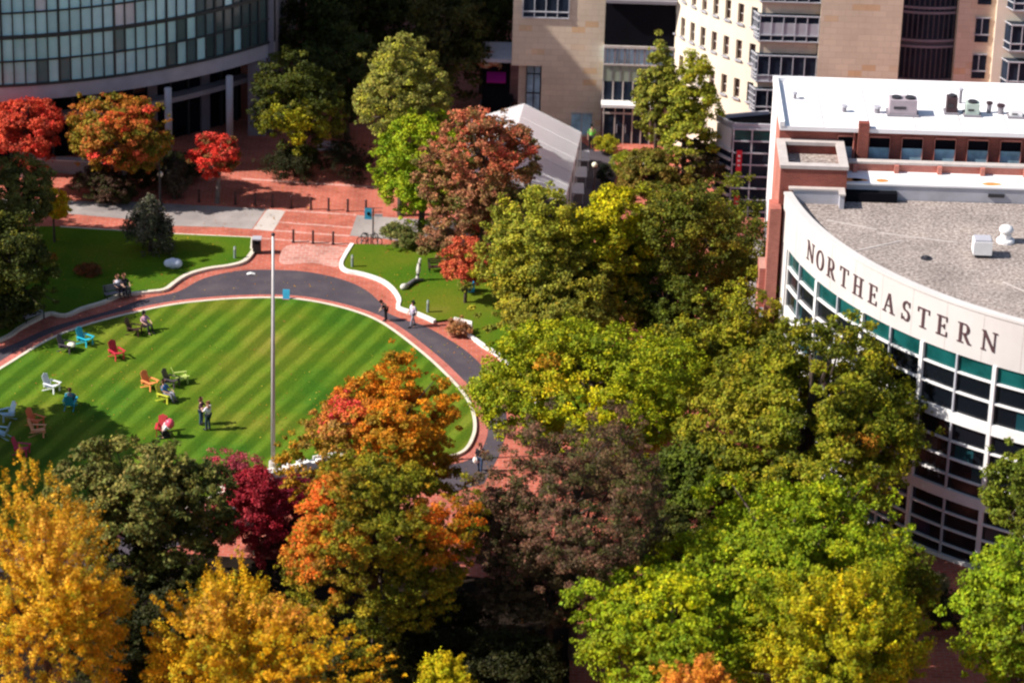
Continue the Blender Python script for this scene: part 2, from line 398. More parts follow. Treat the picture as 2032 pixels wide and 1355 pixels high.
pb = struct('tent_shade_paving', sheet([xy(*p) for p in ((1128, 262), (1180, 300), (1215, 300), (1225, 345), (1190, 440), (1100, 470), (1020, 470), (1040, 380))], .004), 'asphalt', 'dark grey ground standing in for the shade beside the tent')  # darkens the ground where the tent's shadow falls
pb = struct('footpath', sheet([xy(*p) for p in ((1470, 440), (1514, 440), (1514, 560), (1500, 700), (1450, 700), (1465, 560))], .004), 'concrete', 'grey path beside the brick wing')
# white stone seat wall by the flagpole
sw = thing('stone_seat_wall', 'low white stone wall curving below the flagpole', 'wall', (-12, 174.5, 0))
wp = spline([(-15.6, 171.6), (-14.7, 172.35), (-12.4, 174.2), (-9.9, 175.8), (-8.0, 176.3)], False, 6)
b = MB(); ribbon(b, wp, .10, .55, 0, .45); link('wall_base', b, 'whitekerb', sw)
acc = 0
for i in range(0, len(wp)-1, 2):
    p, q = wp[i], wp[i+1]; d = (q[0]-p[0], q[1]-p[1]); l = math.hypot(*d); n = (d[1]/l, -d[0]/l)
    b = MB(); b.obox((p[0]+n[0]*.33, p[1]+n[1]*.33, .53), d, .22+.04*(i % 3), .28, .08); link('coping_stone', b, 'whitekerb', sw)
# planters' walls by the curved glass building
b = thing('planter_wall', 'low grey concrete wall in front of the curved glass building', 'wall', (*xy(150, 340), 0))
m = MB(); a0, a1 = xy(60, 338), xy(205, 346); m.obox(((a0[0]+a1[0])/2, (a0[1]+a1[1])/2, .45), (a1[0]-a0[0], a1[1]-a0[1]), 2.4, .25, .45); link('wall_body', m, 'greystone', b)
m = MB(); m.obox(((a0[0]+a1[0])/2, (a0[1]+a1[1])/2, .94), (a1[0]-a0[0], a1[1]-a0[1]), 2.45, .3, .04); link('coping', m, 'lightgrey', b)

#@@LEFTGLASS
# ------------------------------------------------------------------ curved glass building
def curved_glass():
    c = (-40.61, 245.74); r = 31.4
    A0, A1 = -125.0, -40.5
    t = thing('curved_glass_building', 'large curved glass building with grey concrete fascia and slim columns', 'building', (c[0], c[1], 0))
    ZT = 27.0; Z0 = 6.6; RH = 1.66
    m = MB(); m.arc(c, r-.9, r, A0, A1, 5.5, 6.6, 60); link('fascia', m, 'lightgrey', t, smooth=False)
    m = MB()
    step = 1.55; da = math.degrees(.74/r); rr = random.Random(3)
    na = int((A1-A0)/da); da = (A1-A0)/na; nz = int((ZT-Z0)/RH)
    for i in range(na):
        t0 = math.radians(A0+da*i); t1 = math.radians(A0+da*(i+1)); deg = A0+da*(i+.5)
        colw = rr.random()
        for j in range(nz):
            z0 = Z0+RH*j; z1 = z0+RH
            q = rr.random()
            if j % 4 in (0, 1): cc = (.50, .80, .80)
            else: cc = (.56, .84, .88)
            s = .86+.2*rr.random()
            cc = tuple(x*s for x in cc)
            if j >= 2 and q < .10: cc = (.72*s, .68*s, .72*s)
            elif q < .104: cc = (.12, .2, .21)
            elif j >= 2 and q < .11: cc = (.40, .30, .30)
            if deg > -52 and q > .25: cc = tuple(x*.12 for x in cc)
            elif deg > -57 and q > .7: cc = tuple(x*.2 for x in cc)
            P = lambda a, z: (c[0]+(r-.05)*math.cos(a), c[1]+(r-.05)*math.sin(a), z)
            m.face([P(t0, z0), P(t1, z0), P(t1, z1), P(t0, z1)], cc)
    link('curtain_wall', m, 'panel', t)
    mm = MB()
    for i in range(0, na+1):
        a = math.radians(A0+da*i); w = .038 if i % 5 else .07
        if i % 2 and False: continue
        mm.obox((c[0]+(r+.0)*math.cos(a), c[1]+(r+.0)*math.sin(a), (Z0+ZT)/2), (-math.sin(a), math.cos(a)), w, .07, (ZT-Z0)/2)
    link('mullion_screen', mm, 'mull', t)
    for j in range(0, nz+1):
        z = Z0+RH*j; h = .045 if j % 2 else .12
        if j == 0: h = .08
        rm = MB(); rm.arc(c, r-.05, r+.09, A0, A1, z-h, z+h, 60); link('transom', rm, 'mull', t)
    # roof slab, soffit, recessed ground floor
    pts = [(c[0]+(r-.2)*math.cos(math.radians(a)), c[1]+(r-.2)*math.sin(math.radians(a))) for a in np.linspace(A0, A1, 50)]
    E1 = pts[-1]; E0 = pts[0]
    m = MB(); m.prism(pts+[(E1[0]+2, E1[1]+26), (E0[0]-10, E0[1]+40)], ZT, ZT+.5); link('roof', m, 'lightgrey', t)
    m = MB(); m.prism([(c[0]+(r-.9)*math.cos(math.radians(a)), c[1]+(r-.9)*math.sin(math.radians(a))) for a in np.linspace(A0, A1, 50)]+[(E1[0]+1, E1[1]+26), (E0[0]-10, E0[1]+40)], 5.5, 5.8); link('soffit', m, 'greystone', t)
    m = MB(); m.arc(c, r-3.6, r-3.3, A0, A1, 0, 5.5, 50); link('ground_floor_glazing', m, 'darkglass', t)
    for i, a in enumerate(np.linspace(A0, A1-1, 30)):
        ar_ = math.radians(a); m = MB(); m.obox((c[0]+(r-3.2)*math.cos(ar_), c[1]+(r-3.2)*math.sin(ar_), 2.75), (-math.sin(ar_), math.cos(ar_)), .06 if i % 3 else .35, .1, 2.75); link('mullion' if i % 3 else 'wall_pier', m, 'mull' if i % 3 else 'greystone', t)
    m = MB(); m.arc(c, r-3.2, r-2.3, -75, A1, 3.0, 3.35, 30); link('canopy', m, 'lightgrey', t)
    for px, py in ((464, 156), (340, 180), (190, 199), (45, 203)):
        p = xy(px, py, 5.5); dx, dy = c[0]-p[0], c[1]-p[1]; l = math.hypot(dx, dy)
        m = MB(); m.tube([(p[0]+dx/l*.5, p[1]+dy/l*.5, 0), (p[0]+dx/l*.5, p[1]+dy/l*.5, 5.5)], [.24, .24], 14); link('column', m, 'lightgrey', t, smooth=True)
    # entrance doors and side wall
    a = math.radians(-61)
    for k in range(2):
        a = math.radians(-62+k*2.6); m = MB(); cc = (c[0]+(r-3.15)*math.cos(a), c[1]+(r-3.15)*math.sin(a), 1.15)
        m.obox(cc, (-math.sin(a), math.cos(a)), .5, .05, 1.15); d = link('door', m, 'bayglass', t)
        m = MB(); m.obox((cc[0]+.12*math.cos(a), cc[1]+.12*math.sin(a), 1.1), (-math.sin(a), math.cos(a)), .04, .04, .3)
        h = link('handle', m, 'alu', d, origin=t.location)
    m = MB(); m.box(E1[0]-.3, E1[0]+.1, E1[1]-.6, E1[1]+26, 0, ZT-.1); link('side_wall', m, 'greystone', t)
    m = MB(); m.box(E1[0]-1.6, E1[0]-.35, E1[1]-1.2, E1[1]-.8, 0, 5.5); link('wall_panel', m, 'greystone', t)
curved_glass()

#@@BACK
# ------------------------------------------------------------------ sandstone tower with recessed glass
def tower():
    x0, x1, Y = -.62, 5.62, 226.0
    t = thing('sandstone_tower', 'tall tan sandstone block with dark corner window and glass bay to its right', 'building', (2.5, Y, 0))
    ZT = 26
    zo = zat(.5, Y, 131)
    m = MB(); m.box(x0, x1, Y, Y+8, zo, ZT); m.box(1.45, x1, Y+.0, Y+8, 0, zo); link('stone_wall', m, 'stone', t)
    m = MB(); m.box(x0+.5, 1.3, Y+1.0, Y+7, 0, zo); link('recessed_wall', m, 'stone', t)
    # blue corner window under the overhang
    zb = 0.2
    m = MB(); m.box(.45, 1.40, Y+.72, Y+.95, zb, zo-.05); w = link('window', m, 'blueglass', t)
    m = MB()
    for x in (.40, .9, 1.36): m.box(x, x+.06, Y+.66, Y+.75, zb, zo-.04)
    for z in (1.4, 2.8, 4.2): m.box(.40, 1.42, Y+.67, Y+.74, z, z+.07)
    link('frame', m, 'darkmetal', w, origin=t.location)
    # top-left big window
    z0 = zat(1.5, Y, 34); 
    m = MB(); m.box(.05, 3.15, Y-.04, Y+.05, z0, z0+2.6); w = link('window', m, 'bayglass', t)
    m = MB()
    for x in (0.0, .78, 1.56, 2.34, 3.12): m.box(x, x+.07, Y-.1, Y-.03, z0-.05, z0+2.65)
    for z in (z0-.08, z0+.35, z0+2.6): m.box(0, 3.19, Y-.12, Y-.035, z, z+.07)
    link('frame', m, 'alu', w, origin=t.location)
    # teal ground window
    xa, ya = 1016, 0
    zt, zb2 = zat(4.2, Y, 225), zat(4.2, Y, 258)
    m = MB(); m.box(3.6, 5.0, Y-.03, Y+.05, .15, zt); w = link('window', m, 'blueglass', t)
    m = MB(); m.box(3.55, 5.05, Y-.08, Y-.02, zt, zt+.08); m.box(4.27, 4.33, Y-.06, Y-.025, .15, zt); link('frame', m, 'coping', w, origin=t.location)
    # glass bay right of the tower
    Yb = 225.5; xb0, xb1 = x1, 10.4
    def z(py): return zat(8, Yb, py)
    m = MB(); m.box(xb0, xb1, Yb, Yb+5, z(92), ZT); link('dark_glazing', m, 'navy', t)
    m = MB(); m.box(xb0, xb1, Yb-.5, Yb-.05, z(4), z(-2)); link('sunshade', m, 'greystone', t)
    m = MB(); m.box(xb0, xb1, Yb, Yb+5, z(128), z(97)); st = link('window_strip', m, 'blueglass', t)
    m = MB()
    n = 14
    for i in range(n+1):
        x = xb0+(xb1-xb0-.06)*i/n; m.box(x, x+(.06 if i % 2 else .16), Yb-.07, Yb-.01, z(128), z(97))
    link('mullion_row', m, 'greystone', st, origin=t.location)
    m = MB(); m.box(xb0, xb1, Yb-.12, Yb+5, z(97), z(92)); m.box(xb0, xb1, Yb-.1, Yb+5, z(131), z(128)); link('cornice', m, 'coping', t)
    m = MB(); m.box(xb0, xb1, Yb, Yb+5, z(163), z(131)); sp = link('spandrel_panel', m, M['spandrel'], t)
    m = MB()
    for i in range(9):
        x = xb0+(xb1-xb0-.06)*i/8; m.box(x, x+.05, Yb-.04, Yb-.005, z(163), z(131))
    link('panel_joint', m, 'greystone', sp, origin=t.location)
    m = MB(); m.box(xb0, xb1, Yb, Yb+5, z(205), z(163)); lw = link('lower_window', m, 'bayglass', t)
    m = MB()
    for i in range(8):
        x = xb0+(xb1-xb0-.06)*i/7; m.box(x, x+.09, Yb-.05, Yb-.005, z(205), z(163))
    link('mullion_row', m, 'coping', lw, origin=t.location)
    # entrance vestibule with flat white canopy
    Ye = 225.0; zc = zat(7.5, Ye-.4, 215)
    m = MB(); m.box(x1-.05, 9.2, Ye-.45, Yb-.01, zc, zc+.2); link('canopy', m, 'white', t)
    m = MB(); m.box(x1+.05, 9.0, Ye, Ye+.12, 0, zc); ent = link('entrance_glazing', m, 'bayglass', t)
    m = MB()
    for x in (5.72, 6.5, 7.1, 7.7, 8.3, 8.9): m.box(x, x+.08, Ye-.06, Ye-.01, 0, zc)
    m.box(x1+.05, 9.0, Ye-.05, Ye-.01, 2.15, 2.27)
    link('door_frame', m, 'coping', ent, origin=t.location)
    for x in (6.62, 7.22):
        m = MB(); m.box(x, x+.44, Ye-.045, Ye-.01, .12, 2.1); d = link('door', m, 'bayglass', t)
        m = MB(); m.box(x+.05, x+.09, Ye-.12, Ye-.05, .8, 1.4); link('handle', m, 'alu', d, origin=t.location)
M['spandrel'] = plain('grey_green_spandrel', (.25, .29, .23), .5, .12, 1.2)
tower()
def residence():
    W0 = (15.75, 219.75); ZT = 27
    t = thing('cream_residence_hall', 'cream and tan residence hall with narrow punched windows and glass corner bays', 'building', (20, 220, 0))
    # curved cream facade
    P = [W0]; hd = []; sp = 1.08; n = 10
    for i in range(n):
        h = math.radians(35+30*min(1, i/8)); hd.append(h); P.append((P[-1][0]-sp*math.cos(h), P[-1][1]+sp*math.sin(h)))
    rows = [zat(15.1, 220.2, y) for y in (181, 105, 33)]; dz = rows[1]-rows[0]
    rows += [rows[2]+dz*k for k in (1, 2, 3)]
    rows = [r for r in rows if r < ZT-1]
    # wall as bands with real openings
    m = MB()
    wt = .45
    def seg(a, b, u0, u1, z0, z1, back=wt):
        dx, dy = b[0]-a[0], b[1]-a[1]; l = math.hypot(dx, dy); nx, ny = -dy/l, dx/l  # into building?
        if nx*(20-a[0])+ny*(230-a[1]) < 0: nx, ny = -nx, -ny
        q0 = (a[0]+dx*u0, a[1]+dy*u0); q1 = (a[0]+dx*u1, a[1]+dy*u1); i0 = (q0[0]+nx*back, q0[1]+ny*back); i1 = (q1[0]+nx*back, q1[1]+ny*back)
        return [(*q1, z0), (*q0, z0), (*i0, z0), (*i1, z0), (*q1, z1), (*q0, z1), (*i0, z1), (*i1, z1)]
    hw = .24; hh = .68
    for i in range(n):
        a, b = P[i], P[i+1]
        zs = 0
        lo_, hi_ = .5-hw/sp, .5+hw/sp
        if i >= n-1:
            m.hexa(seg(a, b, 0, 1, 0, ZT)); continue
        m.hexa(seg(a, b, 0, lo_, 0, ZT)); m.hexa(seg(a, b, hi_, 1, 0, ZT))
        for r_ in rows:
            m.hexa(seg(a, b, lo_, hi_, zs, r_-hh)); zs = r_+hh
        m.hexa(seg(a, b, lo_, hi_, zs, ZT))
    link('cream_wall', m, 'cream', t)
    for i in range(n-1):
        a, b = P[i], P[i+1]; dx, dy = b[0]-a[0], b[1]-a[1]; l = math.hypot(dx, dy); nx, ny = -dy/l, dx/l
        if nx*(20-a[0])+ny*(230-a[1]) < 0: nx, ny = -nx, -ny
        c = ((a[0]+b[0])/2+nx*.25, (a[1]+b[1])/2+ny*.25)
        for r_ in rows[:4]:
            m = MB(); m.obox((c[0], c[1], r_), (dx, dy), hw, .03, hh); w = link('window', m, M['roomglass'], t)
            m = MB(); m.obox((c[0]-nx*.05, c[1]-ny*.05, r_-.05), (dx, dy), hw, .02, .03); link('sash', m, 'coping', w, origin=t.location)
            m = MB(); m.obox((c[0]-nx*.29, c[1]-ny*.29, r_-hh-.05), (dx, dy), hw+.06, .1, .05); link('sill', m, 'lightgrey', w, origin=t.location)
    # front: tan wall, corner bay, spandrels
    Y = W0[1]; xb = 19.6; xc = 24.95
    m = MB(); m.box(xb, xc, Y-.5, Y+9, 0, ZT); m.box(xc+.0, 28.6, Y+2.6, Y+9, 0, ZT); link('stone_wall', m, 'stone', t)
    m = MB(); m.box(W0[0]+.02, xb, Y+.05, Y+8, 0, ZT); link('bay_wall', m, 'stone', t)
    for (yb, yt) in ((222, 175), (160, 107), (80, 28), (2, -50)):
        z0, z1 = zat(17.5, Y, yb), zat(17.5, Y, yt)
        m = MB(); m.prism([(W0[0]-.55, Y+.75), (W0[0]-.1, Y-.35), (xb-.02, Y-.35), (xb-.02, Y+.3), (W0[0]+.3, Y+.9)], z0, z1); w = link('bay_window', m, 'bayglass', t)
        fr = MB()
        for x in np.linspace(W0[0]-.1, xb-.06, 6): fr.box(x-.03, x+.03, Y-.42, Y-.352, z0, z1)
        for z in (z0, z0+.42, z1-.07): fr.box(W0[0]-.12, xb, Y-.43, Y-.353, z, z+.07)
        d = (-.45, 1.1)
        for z in (z0, z0+.25, z0+.45, z0+.75, z1-.5, z1-.07):
            fr.obox((W0[0]-.36, Y+.18, z+.035), d, .62, .05, .03)
        for k in (-.6, -.2, .2, .6):
            fr.obox((W0[0]-.36+d[0]*k*.5, Y+.18+d[1]*k*.5, (z0+z1)/2), d, .025, .05, (z1-z0)/2)
        link('frame', fr, 'alu', w, origin=t.location)
        if yb in (80, 160):
            m = MB(); m.box(W0[0]-.05, xb-.05, Y-.38, Y-.354, z0+(.5 if yb == 80 else .05), z0+(1.3 if yb == 80 else .35)); link('blind', m, 'lightgrey', w, origin=t.location)
    # dark curtain wall set back between the stone walls (bowed)
    cc = (26.8, Y+7.5); cr = 6.2
    a0, a1 = 252, 290
    m = MB(); m.arc(cc, cr-.3, cr, a0, a1, 0, ZT, 12); cw = link('curtain_wall', m, 'bayglass', t)
    fr = MB()
    for a in np.linspace(a0, a1, 13):
        r_ = math.radians(a); fr.obox((cc[0]+(cr+.03)*math.cos(r_), cc[1]+(cr+.03)*math.sin(r_), ZT/2), (-math.sin(r_), math.cos(r_)), .045, .05, ZT/2)
    link('mullion_screen', fr, 'mull2', cw, origin=t.location)
    for k, yy in enumerate((158, 80, 92, 15, 25)):
        z = zat(26.8, Y+1.4, yy); fr = MB(); fr.arc(cc, cr, cr+.1, a0, a1, z-.08, z+.08, 12); link('floor_band', fr, 'greystone', cw, origin=t.location)
    z = zat(26.8, Y+1.4, 86); fr = MB(); fr.arc(cc, cr, cr+.04, a0, a1, z-.2, z+.2, 12); link('spandrel_band', fr, 'mull2', cw, origin=t.location)
    # right wing with three windows
    m = MB(); m.box(28.75, 31.2, Y+.6, Y+9, 0, ZT); link('stone_pier', m, 'stone', t)
    m = MB(); m.box(31.2, 40, Y+.2, Y+9, 0, ZT); link('cream_wing', m, 'cream', t)
    for yy in (132, 60, -15):
        z = zat(30.4, Y+.6, yy); m = MB(); m.box(29.95, 30.85, Y+.55, Y+.63, z-.85, z+.85); w = link('window', m, 'bayglass', t)
        fr = MB(); fr.box(29.9, 30.9, Y+.48, Y+.545, z-.35, z-.27); fr.box(29.9, 30.9, Y+.48, Y+.545, z+.83, z+.9); fr.box(30.33, 30.38, Y+.49, Y+.545, z-.27, z+.85); link('frame', fr, 'lightgrey', w, origin=t.location)
    for (yb, yt) in ((172, 118), (98, 45), (18, -30)):
        z0, z1 = zat(33, Y, yb), zat(33, Y, yt)
        m = MB(); m.prism([(31.75, Y+.4), (32.2, Y-.5), (38, Y-.5), (38, Y+.4)], z0, z1); w = link('bay_window', m, 'bayglass', t)
        fr = MB()
        for x in (32.2, 32.9, 33.6, 34.3): fr.box(x-.03, x+.03, Y-.57, Y-.502, z0, z1)
        for z in (z0, z0+.5, z1-.07): fr.box(32.17, 38, Y-.58, Y-.503, z, z+.08)
        for z in (z0, z0+.5, z1-.07): fr.obox((31.97, Y-.05, z+.035), (-.45, .9), .5, .05, .035)
        link('frame', fr, 'alu', w, origin=t.location)
    m = MB(); m.prism([(P[-1][0], P[-1][1]), (W0[0]-.4, Y+.8), (40, Y+.3), (40, Y+9), (P[-1][0]+1, P[-1][1]+4)], ZT, ZT+.4); link('roof', m, 'coping', t)
M['roomglass'] = plain('curtained_room_glass', (.085, .05, .045), .3, .8, 1.1)
M['mull2'] = plain('slate_mullion', (.05, .055, .07), .5, .2, 2)
residence()
def glass_box():
    A = (13.85, 212.55); B = (17.3, 212.45); D = (12.9, 213.8); E = (16.2, 214.9)
    t = thing('glass_stair_pavilion', 'small steel and glass pavilion with red banners at the corner of the cream hall', 'building', (15, 213.5, 0))
    zt = zat(A[0], A[1], 247)
    m = MB(); m.prism([A, B, (17.3, 216), E, D], .0, zt-.25); link('glazing', m, 'bayglass', t)
    m = MB(); m.prism([(A[0]-.05, A[1]-.08), (17.3, A[1]-.18), (17.3, 216), E, (D[0]-.08, D[1])], zt-.25, zt-.12)
    link('roof', m, 'navy', t)
    m = MB()
    for p, q in ((A, B), (A, D), (D, E)):
        d = (q[0]-p[0], q[1]-p[1]); l = math.hypot(*d); m.obox(((p[0]+q[0])/2, (p[1]+q[1])/2, zt-.1), d, l/2+.05, .09, .2)
    link('parapet', m, 'lightgrey', t)
    d = (D[0]-A[0], D[1]-A[1])
    m = MB(); m.obox(((A[0]+D[0])/2-.04, (A[1]+D[1])/2-.04, zt-1.1), d, .72, .05, .8); link('white_panel', m, 'white', t)
    m = MB(); m.box(A[0], B[0], A[1]-.1, A[1]-.06, zt-1.15, zt-.32); link('tinted_panel', m, 'teal', t)
    # steel frame
    for x in (13.85, 15.05, 16.25, 16.95):
        m = MB(); m.box(x, x+.09, A[1]-.2, A[1]-.1, 0, zt-.15); link('mullion', m, 'alu', t)
    for i in range(8):
        z = .5+i*.82; m = MB(); m.box(A[0], 17.2, A[1]-.24, A[1]-.2, z, z+.1); link('transom', m, 'alu', t)
    for i in range(7):
        z = 1.0+i*.62; m = MB(); m.obox(((A[0]+D[0])/2-.08, (A[1]+D[1])/2-.08, z), d, .8, .06, .09); link('louvre', m, 'white', t)
    for z, col in ((zt-2.0, 1), (1.35, 1)):
        m = MB(); m.box(14.15, 14.5, A[1]-.38, A[1]-.34, z-1.1, z+.35); bn = tag(link('banner', m, 'red', t), 'red banner with white lettering')
        for k in range(3):
            m = MB(); m.box(14.25, 14.40, A[1]-.395, A[1]-.383, z-.75+k*.32, z-.62+k*.32); link('banner_mark', m, 'white', bn, origin=t.location)
glass_box()

#@@MARINO
# ------------------------------------------------------------------ rounded recreation building with lettering
MC = (37.99, 184.97); MR = 23.4
def mpt(deg, r=MR): a = math.radians(deg); return (MC[0]+r*math.cos(a), MC[1]+r*math.sin(a))
def serif_letter(ch):
    """strokes as quads in a 0..w x 0..1 box: list of polygons, width"""
    T, t_, s = .135, .05, .045   # thick stem, thin stem, serif height
    def bar(x0, y0, x1, y1, w):
        dx, dy = x1-x0, y1-y0; l = math.hypot(dx, dy); nx, ny = -dy/l*w/2, dx/l*w/2
        return [(x0+nx, y0+ny), (x0-nx, y0-ny), (x1-nx, y1-ny), (x1+nx, y1+ny)]
    def rect(x0, y0, x1, y1): return [(x0, y0), (x1, y0), (x1, y1), (x0, y1)]
    def bowl(cx, cy, rx, ry, a0, a1, wx, wy=None, n=14):
        out = []
        for i in range(n):
            p = []
            for a in (a0+(a1-a0)*i/n, a0+(a1-a0)*(i+1)/n):
                r = math.radians(a); p.append((cx+rx*math.cos(r), cy+ry*math.sin(r), cx+(rx-wx)*math.cos(r), cy+(ry-(wy or t_))*math.sin(r)))
            out.append([(p[0][0], p[0][1]), (p[1][0], p[1][1]), (p[1][2], p[1][3]), (p[0][2], p[0][3])])
        return out
    if ch == 'N':
        return [rect(.10, 0, .16, 1), rect(.66, 0, .72, 1), bar(.12, .97, .68, .03, T), rect(0, 0, .26, s), rect(0, 1-s, .2, 1), rect(.56, 1-s, .82, 1)], .82
    if ch == 'O': return bowl(.38, .5, .38, .52, 0, 360, .145, .06, 26), .76
    if ch == 'R':
        return [rect(.1, 0, .1+T, 1), rect(0, 0, .35, s), rect(0, 1-s, .3, 1), rect(.2, 1-t_, .42, 1), rect(.2, .46, .42, .46+t_), bar(.38, .48, .66, .02, T), rect(.58, 0, .78, s)]+bowl(.40, .73, .25, .27, -90, 90, .14, .06), .76
    if ch == 'T':
        return [rect(.28, 0, .28+T, 1), rect(.16, 0, .55, s), rect(0, 1-.06, .71, 1), rect(0, .76, .05, 1), rect(.66, .76, .71, 1)], .71
    if ch == 'H':
        return [rect(.1, 0, .1+T, 1), rect(.55, 0, .55+T, 1), rect(.2, .47, .6, .53), rect(0, 0, .35, s), rect(0, 1-s, .35, 1), rect(.45, 0, .8, s), rect(.45, 1-s, .8, 1)], .8
    if ch == 'E':
        return [rect(.1, 0, .1+T, 1), rect(0, 0, .6, .06), rect(0, .94, .58, 1), rect(.2, .47, .46, .53), rect(.42, .38, .47, .62), rect(.57, 0, .62, .24), rect(.54, .76, .59, 1)], .63
    if ch == 'A':
        return [bar(.12, .02, .38, .98, .06), bar(.66, .02, .40, .98, T), rect(.22, .32, .56, .38), rect(0, 0, .26, s), rect(.5, 0, .82, s)], .82
    if ch == 'S':
        return bowl(.30, .745, .235, .265, 25, 270, .12, .07, 18)+bowl(.30, .265, .26, .275, -155, 90, .13, .07, 18)+[rect(.47, .72, .52, .98), rect(.02, .02, .07, .3)], .58
def marino():
    t = thing('rounded_recreation_building', 'rounded white building with NORTHEASTERN lettering, dark glazing and a gravel roof', 'building', (MC[0], MC[1], 0))
    A0, A1 = 189.0, 285.0
    m = MB(); m.arc(MC, MR-.35, MR, A0, A1, 12.0, 14.72, 70); link('fascia', m, 'fascia', t)
    m = MB(); m.arc(MC, MR-.42, MR+.05, A0, A1, 14.72, 14.85, 70); link('coping', m, 'fascia', t)
    m = MB()
    pts = [mpt(a, MR-.34) for a in np.linspace(A0, A1, 60)]
    Yb = 182.15
    pts = [(pts[0][0], pts[0][1])]+pts[1:]+[(48, pts[-1][1]), (48, Yb), (14.75, Yb)]
    m.prism(pts, 13.7, 14.2); link('gravel_roof', m, 'gravel', t)
    # seams / felt joints on the gravel
    for (a, b_) in (((1640, 437), (1740, 456)), ((1740, 462), (1900, 482)), ((1690, 500), (1790, 478)), ((1990, 560), (2060, 590))):
        p, q = xy(*a, 14.2), xy(*b_, 14.2); m = MB(); m.obox(((p[0]+q[0])/2, (p[1]+q[1])/2, 14.215), (q[0]-p[0], q[1]-p[1]), math.dist(p, q)/2, .05, .012); link('roof_seam', m, 'coping', t)
    # glazing
    g0 = 193.0
    m = MB(); rr = random.Random(12); zs = [0, .85, 1.8, 2.75, 3.85, 4.95, 5.95, 6.95, 8.35, 9.85, 11.0]
    ang = g0
    while ang < A1:
        a2 = min(ang+2.76, A1)
        for z0, z1 in zip(zs[:-1], zs[1:]):
            q = rr.random(); cc = (.006, .008, .012)
            if q < .10: cc = (.01, .05, .06)
            elif q < .16: cc = (.05, .05, .055)
            elif q < .22: cc = (.014, .018, .05)
            pa, pb = mpt(ang, MR-.14), mpt(a2, MR-.14); m.face([(*pa, z0), (*pb, z0), (*pb, z1), (*pa, z1)], cc)
        ang = a2
    link('glazing', m, 'panel', t)
    for a in np.arange(A0+1.2, A1, 5.52):
        r_ = math.radians(a); p = mpt(a, MR); m = MB(); m.obox((p[0], p[1], 13.35), (-math.sin(r_), math.cos(r_)), .012, .006, 1.35); link('panel_joint', m, 'coping', t)
    m = MB(); m.arc(MC, MR-.35, MR-.13, g0, A1, 11.0, 12.0, 70); link('teal_glass_band', m, 'teal', t)
    m = MB(); m.arc(MC, MR-.35, MR-.02, A0, g0, 0, 12.0, 4); link('wall_pier', m, 'fascia', t)
    for z in (11.0, 9.85, 6.95, 5.95, 4.95, 2.75, 1.8, .85):
        m = MB(); m.arc(MC, MR-.14, MR+.02, g0, A1, z-.045, z+.045, 60); link('transom', m, 'white', t)
    for z0, z1 in ((8.05, 8.65), (3.55, 4.15), (-.1, .22)):
        m = MB(); m.arc(MC, MR-.14, MR+.06, g0, A1, z0, z1, 60); link('floor_band', m, 'white', t)
    k = 0; a = 225.44-5.52*6
    while a < A1:
        if a > g0-1:
            r_ = math.radians(a); w = .11 if k % 2 == 0 else .05; p = mpt(a, MR-.02)
            m = MB(); m.obox((p[0], p[1], 6), (-math.sin(r_), math.cos(r_)), w, .10 if k % 2 == 0 else .07, 6); link('column' if k % 2 == 0 else 'mullion', m, 'white' if k % 2 == 0 else 'alu', t)
        a += 5.52; k += 1
    # letters, wrapped round the drum
    for ch, ang in zip('NORTHEASTERN', (200.98, 203.86, 206.83, 209.98, 213.09, 216.15, 219.26, 222.32, 225.25, 228.26, 231.69, 235.33)):
        polys, w = serif_letter(ch); H = 1.1; m = MB(); zb = 12.75
        for i, pl in enumerate(polys):
            ar = sum(pl[j][0]*pl[(j+1) % 4][1]-pl[(j+1) % 4][0]*pl[j][1] for j in range(4))
            if ar < 0: pl = pl[::-1]
            fr = []; bk = []
            for (u, v) in pl:
                aa = ang+math.degrees((u-w/2)*H/MR); ro = MR+.05+.002*(i % 9)
                x, y = mpt(aa, ro); fr.append((x, y, zb+v*H)); x, y = mpt(aa, MR-.01); bk.append((x, y, zb+v*H))
            m.face(fr)
            for j in range(4): m.face([fr[j], bk[j], bk[(j+1) % 4], fr[(j+1) % 4]])
        tag(link('letter', m, M['letter'], t), 'dark metal letter '+ch)
    # small parapet return on the left of the roof
    m = MB(); p0 = xy(1588, 391, 15.0); x1 = 18.15
    m.box(15.35, x1, 181.25, 181.5, 14.2, 15.0); m.box(x1-.25, x1, 180.6, 181.25, 14.2, 15.0); link('parapet_return', m, 'lightgrey', t)
    m = MB(); m.box(15.1, x1+.06, 181.2, 181.56, 15.0, 15.1); m.box(x1-.3, x1+.05, 180.55, 181.198, 15.0, 15.1); link('return_coping', m, 'coping', t)
M['letter'] = plain('dark_bronze_letter', (.09, .045, .05), .5, .2, 3)
marino()
